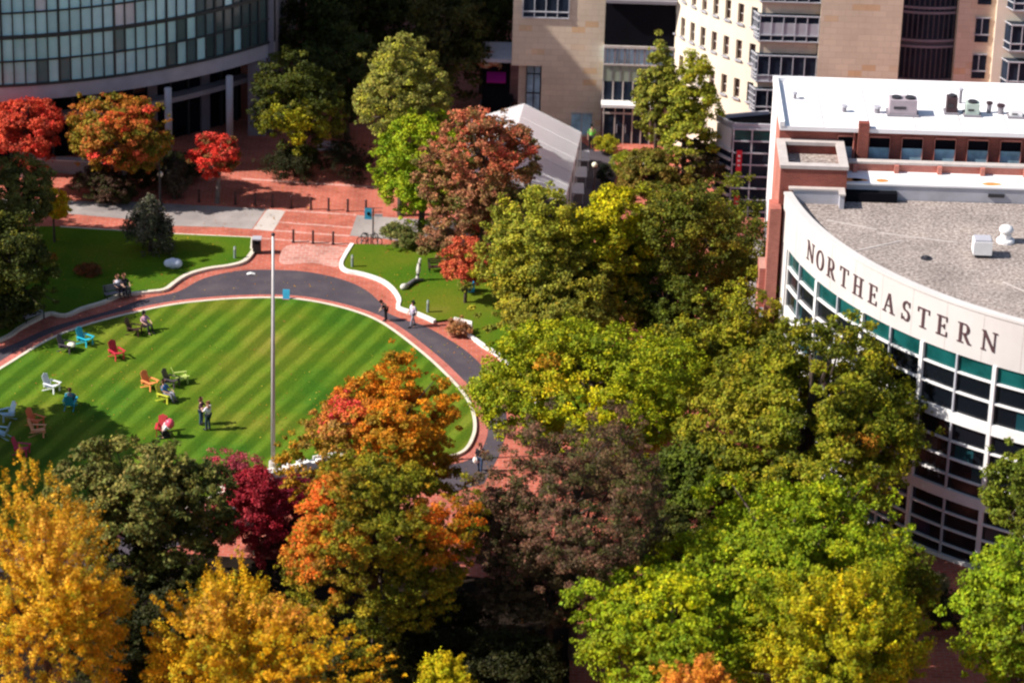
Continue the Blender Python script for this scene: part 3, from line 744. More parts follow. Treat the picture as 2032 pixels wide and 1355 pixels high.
def brick_hall():
    t = thing('brick_hall', 'red brick building with white membrane roof behind the rounded building', 'building', (22, 188, 0))
    Y0 = 185.6; X0, X1 = 14.75, 48; YB = 192.4; ZR = 17.2
    m = MB(); m.box(X0+.3, X1, Y0, 188.4, 0, ZR-.25); m.box(X0, X0+.3, 185.6, 188.4, 0, ZR-.25); link('brick_wall', m, 'brick_wall', t)
    m = MB(); m.box(X0-.03, X0+.0, 185.62, 188.38, 0, ZR-.3); link('west_wall', m, 'brick_salmon', t)  # lighter brick skin paints the sunlit look of this side
    m = MB(); m.box(X0-.03, X1, 188.42, YB, 0, ZR-.25); link('rear_wall', m, 'whitewall', t)
    m = MB(); m.box(X0-.05, X1, Y0-.35, YB+.05, ZR-.25, ZR); link('roof', m, 'whiteroof', t)
    for x in np.arange(X0+2.4, X1, 2.6): m = MB(); m.box(x, x+.05, Y0-.3, YB-.2, ZR+.001, ZR+.012); link('roof_seam', m, 'mauve', t)
    for k, (x, y, w_, d_) in enumerate(((16.2, 188.2, .25, 1.9), (17.0, 186.9, .9, .12), (23.5, 187.3, 1.2, .3), (26.0, 187.2, 1.6, .12), (27.6, 189.5, .7, .4))):
        m = MB(); m.prism(spline([(x-w_, y-d_*.6), (x, y-d_), (x+w_, y-d_*.5), (x+w_*.8, y+d_*.7), (x-w_*.1, y+d_), (x-w_*.9, y+d_*.5)], True, 4), ZR+.002+.001*k, ZR+.006+.001*k); link('water_stain', m, M['stain'], t)
    m = MB(); m.box(X0-.08, X0+.2, Y0-.38, YB+.08, ZR, ZR+.28); m.box(X0+.2, X1, YB-.15, YB+.08, ZR, ZR+.28); link('parapet', m, 'whiteroof', t)
    # windows in the clerestory strip
    for (u0, u1) in ((840, 950), (1040, 1170), (1250, 1380), (1460, 1590), (1670, 1800), (1880, 2010), (2090, 2220)):
        xa, xb = 1400+u0/3.215, 1400+u1/3.215
        z1 = zat(20, Y0, 272); z0 = zat(20, Y0, 322)
        pa = xy(xa, 300, (z0+z1)/2)[0]*Y0/xy(xa, 300, (z0+z1)/2)[1]; pb = xy(xb, 300, (z0+z1)/2)[0]*Y0/xy(xb, 300, (z0+z1)/2)[1]
        m = MB(); m.box(pa, pb, Y0-.03, Y0+.02, z0-.5, z1-.62); w = link('window', m, 'blueglass', t)
        m = MB(); m.box(pa, pb, Y0-.028, Y0+.02, z1-.62, z1); link('dark_pane', m, 'navy', w, origin=t.location)
        m = MB(); m.box(pa-.04, pa, Y0-.12, Y0-.031, z0-.5, z1+.03); m.box(pb, pb+.04, Y0-.12, Y0-.031, z0-.5, z1+.03); m.box(pa, pb, Y0-.13, Y0-.032, z1, z1+.1); link('frame', m, 'brick_salmon', w, origin=t.location)
    xc = xy(1716, 300, 16)[0]*.995
    m = MB(); m.box(xc-.3, xc+.3, Y0-.45, Y0-.04, 14, ZR+.35); link('chimney', m, 'brick_wall', t)
    m = MB(); m.tube([(xc-.5, Y0-.2, 14.9), (xc-.5, Y0-.2, 16.9)], [.05, .05], 8); link('downpipe', m, 'brick_salmon', t)
    # balcony parapet, buttresses, white ledge and grey wall above the gravel roof
    Yw = 182.2
    m = MB(); m.box(18.35, X1, Yw, Yw+.3, 14.1, 15.05); link('grey_wall', m, 'lightgrey', t)
    m = MB(); m.box(18.35, X1, Yw-.06, 184.0, 15.05, 15.16); link('white_ledge', m, 'whiteroof', t)
    m = MB(); m.box(18.4, X1, 184.0, 184.25, 15.0, 15.62); link('terrace_wall', m, 'brick_salmon', t)
    m = MB(); m.box(18.4, X1, 183.9, 184.35, 15.62, 15.74); link('terrace_coping', m, 'coping', t)
    for xx in (1500, 1780, 2060): pass
    for u in (950, 1215, 1490, 1765, 2040):
        px = 1400+u/3.215; x = xy(px, 340, 15.4)[0]*184/xy(px, 340, 15.4)[1]; m = MB(); m.box(x-.12, x+.12, 183.7, 183.99, 15.16, 15.62); link('buttress', m, 'brick_salmon', t)
    for (px, w) in ((1690, .9), (1750, .35), (1965, .55), (1700, .3)):
        x = xy(px, 357, 15.16)[0]; m = MB(); m.prism(spline([(x-w, 182.6), (x-w*.3, 182.35), (x+w, 182.5), (x+w*.8, 182.75), (x-.1, 182.85)], True, 3), 15.161, 15.166); tag(link('rust_stain', m, 'orange', t), 'orange stain on the white ledge')
    m = MB(); m.box(18.35, 21.2, Yw-.5, Yw-.01, 14.2, 14.75); link('shadow_box', m, 'navy', t)  # black box put in where the penthouse shadow falls
    m = MB(); m.box(26.3, 27.2, Yw-.08, Yw-.005, 14.55, 14.75); link('wall_vent', m, 'darkmetal', t)
    # penthouse box with gravel tray
    x0, x1, y0, y1, zt = 14.62, 18.3, 181.56, 186.7, 16.15
    m = MB(); m.box(x0, x1, y0, y0+.3, 13.9, zt); m.box(x0, x1, 185.2, 185.55, 13.9, zt); m.box(x0, x0+.3, y0+.3, 185.2, 13.9, zt); m.box(x1-.3, x1, y0+.3, 185.2, 13.9, zt); link('penthouse_wall', m, 'brick_wall', t)
    m = MB(); m.box(x0+.3, x1-.3, y0+.3, 185.2, 15.3, 15.6); link('penthouse_gravel', m, 'gravel', t)
    m = MB(); m.box(x0-.06, x1+.06, y0-.06, y0+.42, zt, zt+.2); m.box(x0-.06, x1+.06, 185.05, 185.55, zt, zt+.2); m.box(x0-.06, x0+.42, y0+.42, 185.05, zt, zt+.2); m.box(x1-.42, x1+.06, y0+.42, 185.05, zt, zt+.2); link('penthouse_coping', m, 'coping', t)
    m = MB(); m.box(x0-.03, x0-.001, y0+.01, 185.5, 0, zt-.01); link('penthouse_side', m, 'brick_salmon', t)  # lighter skin over the red brick, coloured as the sunlit side
    m = MB(); m.box(13.75, 14.7, 181.2, 182.8, 0, 10.2); m.box(14.1, 14.72, 180.8, 182.2, 0, 14.0); link('brick_wing', m, 'brick_salmon', t)
    m = MB(); m.box(13.9, 14.5, 181.18, 181.2, 7.2, 7.8); tag(link('sign_plate', m, 'blueglass', t), 'small pale blue plate on the brick wing')
brick_hall()
# separate low brick wall left of the wing
b = thing('low_brick_wall', 'low red brick wall between the glass pavilion and the rounded building', 'wall', (*xy(1492, 470), 0))
m = MB(); p, q = xy(1474, 468), xy(1512, 470); m.obox(((p[0]+q[0])/2, (p[1]+q[1])/2, .5), (q[0]-p[0], q[1]-p[1]), .75, .5, .5); link('wall_body', m, 'brick_salmon', b)
m = MB(); m.obox(((p[0]+q[0])/2, (p[1]+q[1])/2, 1.04), (q[0]-p[0], q[1]-p[1]), .8, .55, .04); link('coping', m, 'brick_edge', b)
# roof equipment
def vent_cube():
    x, y = xy(1947, 507, 14.2); z = 14.2
    t = thing('roof_vent', 'boxy white exhaust fan on the gravel roof', 'roof vent', (x, y, z), 'vents on the gravel roof')
    m = MB(); m.box(x-.38, x+.38, y-.35, y+.35, z, z+.2); link('curb', m, 'darkmetal', t)
    m = MB(); m.box(x-.5, x+.5, y-.45, y+.45, z+.2, z+.95); link('hood', m, 'white', t)
    m = MB(); m.box(x-.44, x+.44, y-.4, y+.4, z+.95, z+1.04); link('cap', m, 'lightgrey', t)
    x, y = xy(1995, 480, 14.2)
    t = thing('roof_vent', 'domed white mushroom vent on the gravel roof', 'roof vent', (x, y, z), 'vents on the gravel roof')
    m = MB(); m.tube([(x, y, z), (x, y, z+.12), (x, y, z+.2)], [.5, .5, .44], 16); link('curb', m, 'white', t)
    m = MB(); m.tube([(x, y, z+.2), (x, y, z+.5)], [.3, .3], 14); link('stack', m, 'white', t)
    m = MB(); m.ball((x, y, z+.72), .4, 16, 8, .7); link('dome', m, 'white', t, smooth=True)
    x, y = xy(1838, 513, 14.2)
    t = thing('roof_drain', 'flat dark drain cover on the gravel roof', 'drain', (x, y, z))
    m = MB(); m.tube([(x, y, z), (x, y, z+.06)], [.32, .3], 12); link('cover', m, 'darkmetal', t)
    m = MB(); m.ball((x, y, z+.08), .18, 10, 5, .5); link('strainer', m, 'darkmetal', t)
vent_cube()
def rooftop():
    zr = 17.2
    def unit(px, py, w, d, h, label, mat='lightgrey', fans=0):
        x, y = xy(px, py, zr); t = thing('rooftop_air_unit', label, 'air conditioner', (x, y, zr), 'air handling units on the white roof')
        m = MB(); m.box(x-w/2-.12, x+w/2+.12, y-d/2-.1, y+d/2+.1, zr, zr+.12); link('base_frame', m, 'greystone', t)
        m = MB(); m.box(x-w/2, x+w/2, y-d/2, y+d/2, zr+.12, zr+h); c = link('casing', m, mat, t)
        for i in range(fans):
            fx = x-w/2+w*(i+.5)/fans; m = MB(); m.tube([(fx, y, zr+h), (fx, y, zr+h+.1)], [w/fans*.36, w/fans*.36], 14); link('fan', m, 'darkmetal', t)
        m = MB(); m.box(x-w*.35, x+w*.1, y-d/2-.02, y-d/2-.003, zr+h*.45, zr+h*.62); link('grille', m, 'darkmetal', t)
    unit(1790, 226, 1.55, .9, .95, 'wide grey air unit with two fans on the white roof', 'mauve', 2)
    unit(1887, 224, .6, .6, 1.0, 'dark maroon air unit on the white roof', 'maroon', 1)
    unit(1928, 228, .75, .7, .75, 'pale green box unit beside the dark maroon unit', 'palegreen', 1)
    unit(2015, 232, .7, .6, .5, 'small white box unit at the right end of the white roof', 'white', 0)
    for i, (px, py, l) in enumerate(((1577, 196, 'lone grey pipe near the left corner of the white roof'), (1675, 222, 'short grey pipe behind the chimney on the white roof'), (1740, 224, 'short grey pipe left of the wide air unit'), (1905, 205, 'tall pipe between the dark and green units'), (1962, 224, 'thick dark pipe right of the green unit'), (1985, 226, 'thin dark pipe near the right end of the white roof'))):
        x, y = xy(px, py, zr); t = thing('roof_pipe', l, 'pipe', (x, y, zr), 'pipes on the white roof')
        m = MB(); h = (.3, .3, .3, .8, .55, .45)[i]; m.tube([(x, y, zr), (x, y, zr+h)], [.09+.04*(i % 3)]*2, 10); link('stack', m, 'greystone', t)
        m = MB(); m.tube([(x, y, zr+h), (x, y, zr+h+.1)], [.15+.04*(i % 3)]*2, 10); link('cap', m, 'lightgrey' if i < 4 else 'maroon', t)
M['mauve0'] = plain('mauve_grey_metal', (.36, .30, .33), .6, .1, 2)
M['maroon'] = plain('maroon_metal', (.045, .02, .025), .6, .3, 2)
M['palegreen'] = plain('pale_green_metal', (.42, .50, .44), .6, .1, 2)
rooftop()
# ------------------------------------------------------------------ marquee tent
def tent():
    ez, rz = 2.6, 4.25
    fr = at(1153, 264, ez); nr = at(1121, 398, ez); ap = at(1040, 207, rz)
    d = nr-fr; L = float(np.hypot(d[0], d[1])); u = d/L; per = np.array([-u[1]*-1, 0, 0])
    w = np.array([ap[0]-fr[0], ap[1]-fr[1], 0.])
    apn = ap+u*L; fl = np.array([fr[0]+2*w[0], fr[1]+2*w[1], ez]); nl = fl+u*L
    t = thing('white_marquee_tent', 'white gabled marquee tent standing in front of the sandstone tower', 'tent', (float(ap[0]), float(ap[1]-5), 0))
    nn = 5
    for k in range(nn):
        a, b_ = k/nn, (k+1)/nn
        m = MB()
        for (e0, e1) in ((fr, nr), (fl, nl)):
            q = [ap+u*L*a, ap+u*L*b_, e0+u*L*b_, e0+u*L*a]
            mid = (q[2]+q[3])/2
            m.face(q if e0 is fr else q[::-1])
        for e0 in (fr, fl):
            q = [e0+u*L*a, e0+u*L*b_, e0+u*L*b_-np.array([0, 0, .3]), e0+u*L*a-np.array([0, 0, .3])]; m.face(q)
        link('roof_panel', m, 'tent', t)
    for e in (0, 1):
        m = MB(); o_ = u*L*e; m.face([ap+o_, fr+o_, fl+o_]); link('gable_panel', m, 'tent', t)
    m = MB()
    for k in range(nn+1):
        for s_ in (fr, fl):
            p0 = ap+u*L*k/nn; p1 = s_+u*L*k/nn; m.tube([p0+np.array([0, 0, .03]), p1+np.array([0, 0, .03])], [.022, .022], 6)
    link('roof_seam', m, 'white', t)
    for k in range(nn+1):
        for s_ in (fr, fl):
            p = s_+u*L*k/nn; m = MB(); m.tube([(p[0], p[1], 0), (p[0], p[1], ez)], [.06, .06], 8); link('pole', m, 'white', t)
tent()
tb = thing('folding_table', 'grey folding table beside the tent in its shadow, nearest the doors', 'table', (*xy(1157, 330), 0), 'tables beside the tent')
def table(root):
    x, y, _ = root.location
    m = MB(); m.box(x-.4, x+.4, y-.9, y+.9, .72, .77); link('tabletop', m, 'lightgrey', root)
    for a in (-.32, .32):
        for b in (-.8, .8): m = MB(); m.tube([(x+a, y+b, 0), (x+a, y+b, .72)], [.025, .025], 6); link('leg', m, 'alu', root)
table(tb)
for px, py, l in ((1152, 362, 'grey folding table beside the tent, middle one of three'), (1146, 395, 'grey folding table beside the tent, nearest the trees')):
    copytree(tb, (*xy(px, py), 0), None, l)
# ------------------------------------------------------------------ trees
def leaf_mesh(name, P, NRM, size, colr, rg):
    """P: centres (n,3); NRM: normals; size: (n,), colr (n,3)"""
    n = len(P)
    a = rg.normal(size=(n, 3)); u = np.cross(NRM, a); u /= np.linalg.norm(u, axis=1)[:, None]+1e-9
    v = np.cross(NRM, u)
    s = size[:, None]; asp = rg.uniform(.55, .95, (n, 1))
    V = np.empty((n, 4, 3))
    V[:, 0] = P-u*s; V[:, 1] = P-v*s*asp; V[:, 2] = P+u*s+NRM*s*.25; V[:, 3] = P+v*s*asp
    me = bpy.data.meshes.new(name)
    me.vertices.add(n*4); me.vertices.foreach_set('co', V.reshape(-1).astype(np.float32))
    me.loops.add(n*4); me.loops.foreach_set('vertex_index', np.arange(n*4, dtype=np.int32))
    me.polygons.add(n); me.polygons.foreach_set('loop_start', np.arange(0, n*4, 4, dtype=np.int32)); me.polygons.foreach_set('loop_total', np.full(n, 4, dtype=np.int32))
    ca = me.color_attributes.new('Col', 'FLOAT_COLOR', 'POINT')
    C = np.ones((n, 4, 4), dtype=np.float32); C[:, :, :3] = np.clip(colr, 0.002, .95)[:, None, :]
    ca.data.foreach_set('color', C.reshape(-1)); me.materials.append(M['leaf']); me.update()
    return me
def tree(name, label, px, py, w, h, cols, blobs=(), clear=2.2, seed=1, cr=.5, leaf=.11, dens=1.0, per=46, shape='round', zc=None, trunk=.2, bark='bark', lob=.20, hole=0.0, cat='tree', loc=None, vary=.16, group=None, rr=None, rzz=None):
    rg = np.random.default_rng(seed)
    z = zc or 6.0
    for _ in range(12):
        p = at(px, py, z); s = pr(p)[2]; r = w/2/s
        a2 = (h/2/s)**2-(r*.42)**2; rz = math.sqrt(max(a2, (r*.45)**2))/.90
        if zc is None: z = clear+rz
        else: break
    if loc is not None: p = np.array([loc[0], loc[1], clear+rzz]); r, rz = rr, rzz
    cx, cy, cz = p
    root = thing(name, label, cat, (float(cx), float(cy), 0), group)
    # direction-dependent outline
    nb = 30; bd = rg.normal(size=(nb, 3)); bd /= np.linalg.norm(bd, axis=1)[:, None]; ba = rg.uniform(-1.1, 1.1, nb)*lob*1.75; bw = rg.uniform(6, 26, nb)
    onorm = [1.0]
    def outline(D):
        return (1+((np.exp((D@bd.T-1)*bw))*ba).sum(1))*onorm[0]
    td = rg.normal(size=(400, 3)); td /= np.linalg.norm(td, axis=1)[:, None]; onorm[0] = .93/np.percentile(outline(td), 62)
    area = 4*PI*((r*r*2+r*rz*1.0)/3.0)
    nc = int(dens*area/(cr*cr*1.15)*1.0)+12
    D = rg.normal(size=(int(nc*1.5), 3)); D /= np.linalg.norm(D, axis=1)[:, None]
    D = D[(D[:, 2] > -.55) | (rg.random(len(D)) < .35)][:nc]; nc = len(D)
    rad = 1-.42*rg.random(nc)**1.8
    inner = rg.random(nc) < .2; rad[inner] *= rg.uniform(.35, .8, inner.sum())
    sprig = rg.random(nc) < .15; rad[sprig] = rg.uniform(.96, 1.12, sprig.sum())
    R_ = outline(D)*rad
    prof = np.ones(nc)
    if shape in ('cone', 'weepcone'): prof = np.clip(1.12-.62*(D[:, 2]*rad+.3), .12, 1.3)
    if shape == 'egg': prof = np.clip(1.06-.30*(D[:, 2]), .3, 1.3)
    if shape == 'vase': prof = np.clip(.92+.25*D[:, 2], .3, 1.3)
    Cc = np.stack([D[:, 0]*R_*r*prof, D[:, 1]*R_*r*prof, D[:, 2]*R_*rz], 1)
    if True:
        gd = rg.normal(size=(14, 3)); gd /= np.linalg.norm(gd, axis=1)[:, None]
        gap = ((D@gd.T) > .955).any(1)
        kf = (rg.random(nc) > hole+.04) & ~(gap & (rg.random(nc) < .8)); Cc = Cc[kf]; D = D[kf]; sprig = sprig[kf]; nc = len(D)
    U = Cc/np.array([r, r, rz])
    # colours per clump
    cw = np.array([c[3] if len(c) > 3 else 1. for c in cols]); cw /= cw.sum(); ca = np.array([c[:3] for c in cols])
    ci = rg.choice(len(cols), nc, p=cw); ccol = ca[ci].copy()
    for (bx, by, bz, br, bc, pw) in blobs:
        dd = np.sqrt(((U-np.array([bx, by, bz]))**2).sum(1))/br
        k_ = np.clip(pw*np.clip(1.75-1.25*dd, 0, 1)*rg.uniform(.1, 1.6, nc)+rg.normal(0, .10, nc)*(dd < 1.6), 0, 1)[:, None]
        ccol = ccol*(1-k_)+np.array(bc)*k_
    ccol *= rg.uniform(1-vary, 1+vary, (nc, 1))
    cs = cr*rg.uniform(.55, 1.3, nc); cs[sprig] *= .62
    # leaves
    idx = np.repeat(np.arange(nc), (2.0*per*(cs/cr)**2*rg.uniform(.6, 1.4, nc)).astype(int)+6); n = len(idx)
    g = rg.normal(size=(n, 3)); g /= np.linalg.norm(g, axis=1)[:, None]; g *= (rg.random(n)**.45)[:, None]
    flat = .62 if shape != 'spiky' else 1.25
    st = np.array([1, 1, flat]) if shape != 'spiky' else np.array([.7, .7, .8])
    out = D[idx]*np.array([1, 1, .6])+np.array([0, 0, .55]); out /= np.linalg.norm(out, axis=1)[:, None]
    P = Cc[idx]+g*cs[idx][:, None]*st
    if shape == 'spiky': P += (D[idx]*np.array([1, 1, .8])+np.array([0, 0, .35]))*(rg.uniform(-1, 1.5, (n, 1))*cs[idx][:, None]*.75)
    if shape.startswith('weep'): P[:, 2] -= rg.random(n)*cs[idx]*2.2
    Nn = rg.normal(size=(n, 3))*.75+out*.75+g*.5+np.array([-.12, -.05, .15]); Nn /= np.linalg.norm(Nn, axis=1)[:, None]
    lc = ccol[idx]*rg.uniform(.70, 1.32, (n, 1))*(1+rg.normal(size=(n, 3))*.08)
    alt = rg.random(n) < .16; lc[alt] = ca[rg.integers(0, len(ca), alt.sum())]
    sz = leaf*.72*rg.uniform(.45, 1.35, n)
    me = leaf_mesh('crown', P+np.array([cx, cy, cz])-np.array([cx, cy, 0]), Nn, sz, lc, rg)
    cr_ = bpy.data.objects.new('crown', me); COL.objects.link(cr_); cr_.parent = root
    # trunk and limbs
    m = MB(); top = cz-rz*.15; bx, by = rg.normal(0, .12, 2)
    m.tube([(cx, cy, -.1), (cx+bx*.5, cy+by*.5, top*.5), (cx+bx, cy+by, top), (cx+bx*1.3, cy+by*1.3, cz+rz*.55)], [trunk*1.25, trunk, trunk*.7, trunk*.2], 8)
    nl = min(nc, 26 if r > 2 else 12); sel = rg.choice(nc, nl, replace=False)
    for q in sel:
        e = Cc[q]+np.array([cx, cy, cz]); tz = cz+rz*rg.uniform(-.75, .25); tz = max(tz, clear*.6); tz = min(tz, e[2]-.05) if e[2] > clear else tz
        s0 = np.array([cx+bx*tz/top, cy+by*tz/top, tz]); mid = s0*.5+e*.5+np.array([0, 0, .12*r])
        m.tube([s0, mid, e], [trunk*.42, trunk*.26, trunk*.08], 5, cap=False)
    link('trunk', m, bark, root)
    return root
G_OLIVE = [(.13, .145, .008), (.17, .17, .01), (.09, .11, .006), (.22, .20, .012, .6)]
G_DARK = [(.035, .045, .006), (.05, .06, .008), (.075, .08, .012, .7)]
G_LIME = [(.25, .33, .008), (.32, .38, .01), (.17, .26, .006)]
G_MID = [(.15, .165, .008), (.21, .21, .008), (.29, .25, .01, .8), (.09, .105, .006)]
YEL = (.55, .43, .006); ORG = (.72, .21, .006); RED = (.62, .045, .03); GOLD = (.68, .37, .008)
T = tree
# --- far dark row in the glass building's shade
shade = [(.035, .045, .006), (.05, .06, .008), (.025, .034, .005)]  # leaf colours darkened to deepen the building's shade
far = [(640, 60, 200, 220, 'leftmost'), (735, 20, 200, 200, ''), (880, 90, 190, 240, ''), (960, 40, 170, 230, ''), (830, -20, 220, 160, ''), (1000, -30, 120, 260, ''), (690, 150, 190, 200, '')]
fl = ['dark tree in deep shade next to the curved glass building', 'dark tree at the top edge right of the curved glass building', 'dark olive tree in shade behind the light olive tree', 'very dark tree in shade left of the sandstone tower', 'dark tree at the top edge behind the light olive tree', 'dark tree at the top edge touching the sandstone tower', 'dark tree in shade between the yellow-flecked tree and the light olive tree']
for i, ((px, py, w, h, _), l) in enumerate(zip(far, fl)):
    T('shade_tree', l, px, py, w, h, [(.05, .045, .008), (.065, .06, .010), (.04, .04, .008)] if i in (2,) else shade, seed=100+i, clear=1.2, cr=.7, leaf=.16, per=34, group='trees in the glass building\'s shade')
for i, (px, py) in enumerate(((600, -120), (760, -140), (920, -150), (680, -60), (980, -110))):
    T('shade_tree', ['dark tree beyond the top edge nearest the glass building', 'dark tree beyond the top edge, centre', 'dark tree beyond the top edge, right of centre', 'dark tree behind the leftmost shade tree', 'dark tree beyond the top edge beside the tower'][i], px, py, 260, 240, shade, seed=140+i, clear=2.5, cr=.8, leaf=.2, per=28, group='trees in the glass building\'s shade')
T('linden_tree', 'dark green tree with yellow sunlit patches painted into its leaves beside the curved glass building', 600, 212, 195, 240, [(.06, .07, .006), (.085, .09, .007), (.04, .05, .006)],
  [(-.25, -.7, -.05, .45, (.40, .36, .01), .75), (.1, -.8, -.35, .4, (.5, .42, .01), .8), (-.8, -.4, -.6, .4, (.3, .3, .01), .6), (.6, -.6, -.1, .25, (.3, .3, .01), .6)], seed=2, clear=1.0, zc=4.6, cr=.45)  # yellow blobs paint sunlit patches into the leaf colours
T('elm_tree', 'tall light olive tree behind the bright lime tree', 800, 182, 200, 225, [(.25, .235, .045), (.33, .30, .05), (.16, .16, .03), (.38, .36, .035, .6)], seed=3, zc=8.6, shape='egg', cr=.42, trunk=.22, lob=.25)
T('locust_tree', 'bright lime green tree left of the reddish maple', 838, 342, 225, 245, G_LIME, [(0, -.3, .8, .5, (.42, .43, .01), .5)], seed=4, zc=4.6, clear=1.6, cr=.42)
T('maple_tree', 'maple with red top and green-brown sides in front of the tent', 962, 360, 258, 300, [(.17, .14, .03), (.26, .14, .06), (.36, .15, .07), (.10, .11, .02)],
  [(-.1, -.2, .8, .75, (.58, .14, .07), .9), (.5, -.3, .55, .4, (.62, .08, .05), .8), (.7, -.2, -.1, .6, (.09, .11, .02), .8), (-.4, -.5, -.1, .5, (.48, .19, .10), .6)], seed=5, clear=1.8, cr=.38, lob=.25, hole=.16)
T('maple_tree', 'slender pinkish red maple beside the yellow-green tree', 962, 435, 75, 150, [(.60, .10, .08), (.50, .12, .07), (.66, .12, .10)], seed=6, clear=1.2, cr=.3, leaf=.09, trunk=.1)
T('maple_tree', 'small orange-red tree at the edge of the sunny lawn', 925, 520, 100, 105, [(.62, .11, .05), (.55, .15, .05), (.45, .08, .04)], seed=7, clear=1.2, cr=.32, leaf=.09, trunk=.1)
# --- trees by the curved glass building
T('maple_tree', 'bright red maple at the left edge by the glass building', 48, 258, 165, 140, [(.70, .06, .035), (.60, .08, .035), (.42, .06, .03)], [(.9, 0, -.5, .5, (.25, .05, .03), .6)], seed=8, clear=2.2, cr=.4)
T('maple_tree', 'maple mottled orange, red and green by the glass building', 246, 265, 205, 165, [(.42, .17, .02), (.25, .17, .015), (.14, .13, .01), (.50, .14, .03)],
  [(0, -.5, .6, .35, (.80, .09, .03), .8), (-.35, -.8, -.3, .3, (.85, .06, .04), .9), (.2, -.9, -.1, .3, (.8, .1, .06), .8), (.5, -.2, .7, .3, (.78, .08, .04), .8), (-.7, -.2, -.1, .5, (.30, .21, .02), .6), (.8, -.3, 0, .5, (.20, .17, .015), .7)], seed=9, clear=2.0, cr=.38, bark='barkgrey')
T('maple_tree', 'small red tree with a grey trunk in front of the glass entrance', 430, 308, 96, 100, [(.78, .05, .03), (.6, .06, .04), (.20, .10, .03, .7)], [(.8, 0, -.6, .7, (.10, .09, .02), .8)], seed=10, clear=1.7, cr=.3, leaf=.09, trunk=.14, bark='barkgrey', lob=.3)
T('yew_tree', 'olive bushy tree at the left edge above the shaded lawn', 28, 395, 140, 185, [(.14, .13, .03), (.20, .19, .04), (.09, .09, .02)], seed=11, clear=1.0, cr=.4, zc=4.8)
T('oak_tree', 'dark tree at the left edge over the shaded lawn', 20, 520, 190, 200, [(.045, .055, .008), (.06, .07, .01), (.16, .15, .015, .35)], seed=12, clear=1.0, cr=.45, zc=3.6)
T('oak_tree', 'low dark tree at the left edge beside the first bench', 0, 607, 150, 90, [(.035, .045, .007), (.05, .055, .008)], seed=120, clear=.4, cr=.45)
T('oak_tree', 'dark tree cut off at the left edge beside the bench', -110, 545, 150, 150, [(.04, .05, .008), (.05, .06, .008)], seed=13, clear=2, cr=.6)
T('birch_sapling', 'little yellow sapling at the corner of the concrete road', 106, 408, 68, 66, [(.65, .45, .01), (.72, .36, .01), (.48, .38, .01)], seed=14, clear=1.6, cr=.25, leaf=.08, trunk=.07)
T('weeping_cedar', 'weeping grey-green evergreen draped to the ground on the shaded lawn', 297, 437, 96, 128, [(.12, .115, .07), (.07, .072, .04), (.035, .04, .022), (.20, .17, .12, .5)], seed=15, clear=.1, cr=.34, leaf=.09, shape='weepcone', trunk=.15, lob=.3, hole=.08)
T('weeping_cedar', 'drooping dark tree behind the globe lamp', 345, 345, 60, 85, [(.10, .075, .05), (.06, .05, .03)], seed=16, clear=.3, cr=.3, leaf=.09, shape='weep', trunk=.1, hole=.25)
# --- right centre group
T('pear_tree', 'narrow green tree left of the pair before the cream hall', 1307, 205, 96, 230, [(.26, .26, .035), (.32, .31, .035), (.18, .18, .025)], seed=17, clear=1.5, cr=.36, shape='egg', trunk=.13, hole=.1, zc=7.0)
T('pear_tree', 'narrow green tree with a pointed top right of the pair before the cream hall', 1366, 235, 120, 245, [(.27, .28, .022), (.34, .33, .022), (.18, .20, .018)], [(0, -.3, .9, .5, (.42, .38, .02), .7)], seed=18, clear=1.5, cr=.36, shape='egg', trunk=.15, hole=.1, zc=6.6)
T('ash_tree', 'brownish thinning tree beside the glass pavilion', 1385, 330, 110, 110, [(.12, .08, .04), (.17, .12, .05), (.07, .06, .02)], seed=19, clear=1.5, cr=.3, hole=.35, lob=.3)
T('ash_tree', 'olive green tree with thin top in front of the narrow pair', 1290, 350, 150, 110, [(.14, .12, .015), (.20, .19, .02), (.20, .13, .02)], seed=20, clear=2, cr=.36, hole=.15)
T('elm_tree', 'dark green tree in front of the glass pavilion', 1375, 490, 270, 350, [(.10, .11, .007), (.14, .14, .01), (.065, .075, .006), (.20, .18, .012, .6)], [(.3, -.2, .2, .3, (.25, .15, .01), .3)], seed=21, clear=2.0, cr=.5, lob=.25)
T('elm_tree', 'dark green tree squeezed between the glass pavilion and the brick wing', 1450, 525, 105, 160, [(.08, .09, .008), (.12, .12, .01), (.05, .06, .006)], seed=127, clear=.8, cr=.38)
T('elm_tree', 'yellow-topped tree between the tent and the dark green tree', 1200, 490, 215, 290, [(.34, .30, .008), (.26, .25, .008), (.42, .36, .008, .6), (.16, .17, .008)], [(0, -.2, .9, .7, (.58, .50, .006), .85), (.5, -.5, -.2, .4, (.45, .30, .01), .5)], seed=22, clear=3.0, cr=.42)
T('elm_tree', 'olive yellow tree standing left of the yellow-topped tree', 1060, 520, 230, 330, [(.30, .28, .025), (.22, .22, .02), (.38, .33, .02), (.15, .16, .015)], [(0, -.2, .8, .5, (.38, .38, .02), .5), (-.4, -.6, -.2, .4, (.42, .34, .02), .5)], seed=23, clear=2.0, cr=.42)
T('elm_tree', 'spreading olive tree with grey-green centre above the path', 1125, 590, 330, 240, [(.22, .21, .022), (.17, .17, .02), (.32, .28, .02), (.12, .12, .015)], [(-.8, -.3, .1, .4, (.48, .38, .02), .6)], seed=24, clear=2.0, cr=.42)
T('locust_tree', 'bright yellow-green tree with an orange tuft and a yellow patch', 1172, 772, 490, 270, [(.22, .26, .006), (.30, .32, .006), (.14, .18, .005), (.38, .36, .006, .6)],
  [(-.42, -.3, .55, .28, (.52, .22, .01), .8), (-.1, -.55, .30, .32, (.66, .56, .004), .9)], seed=25, clear=2.2, cr=.48, trunk=.25)
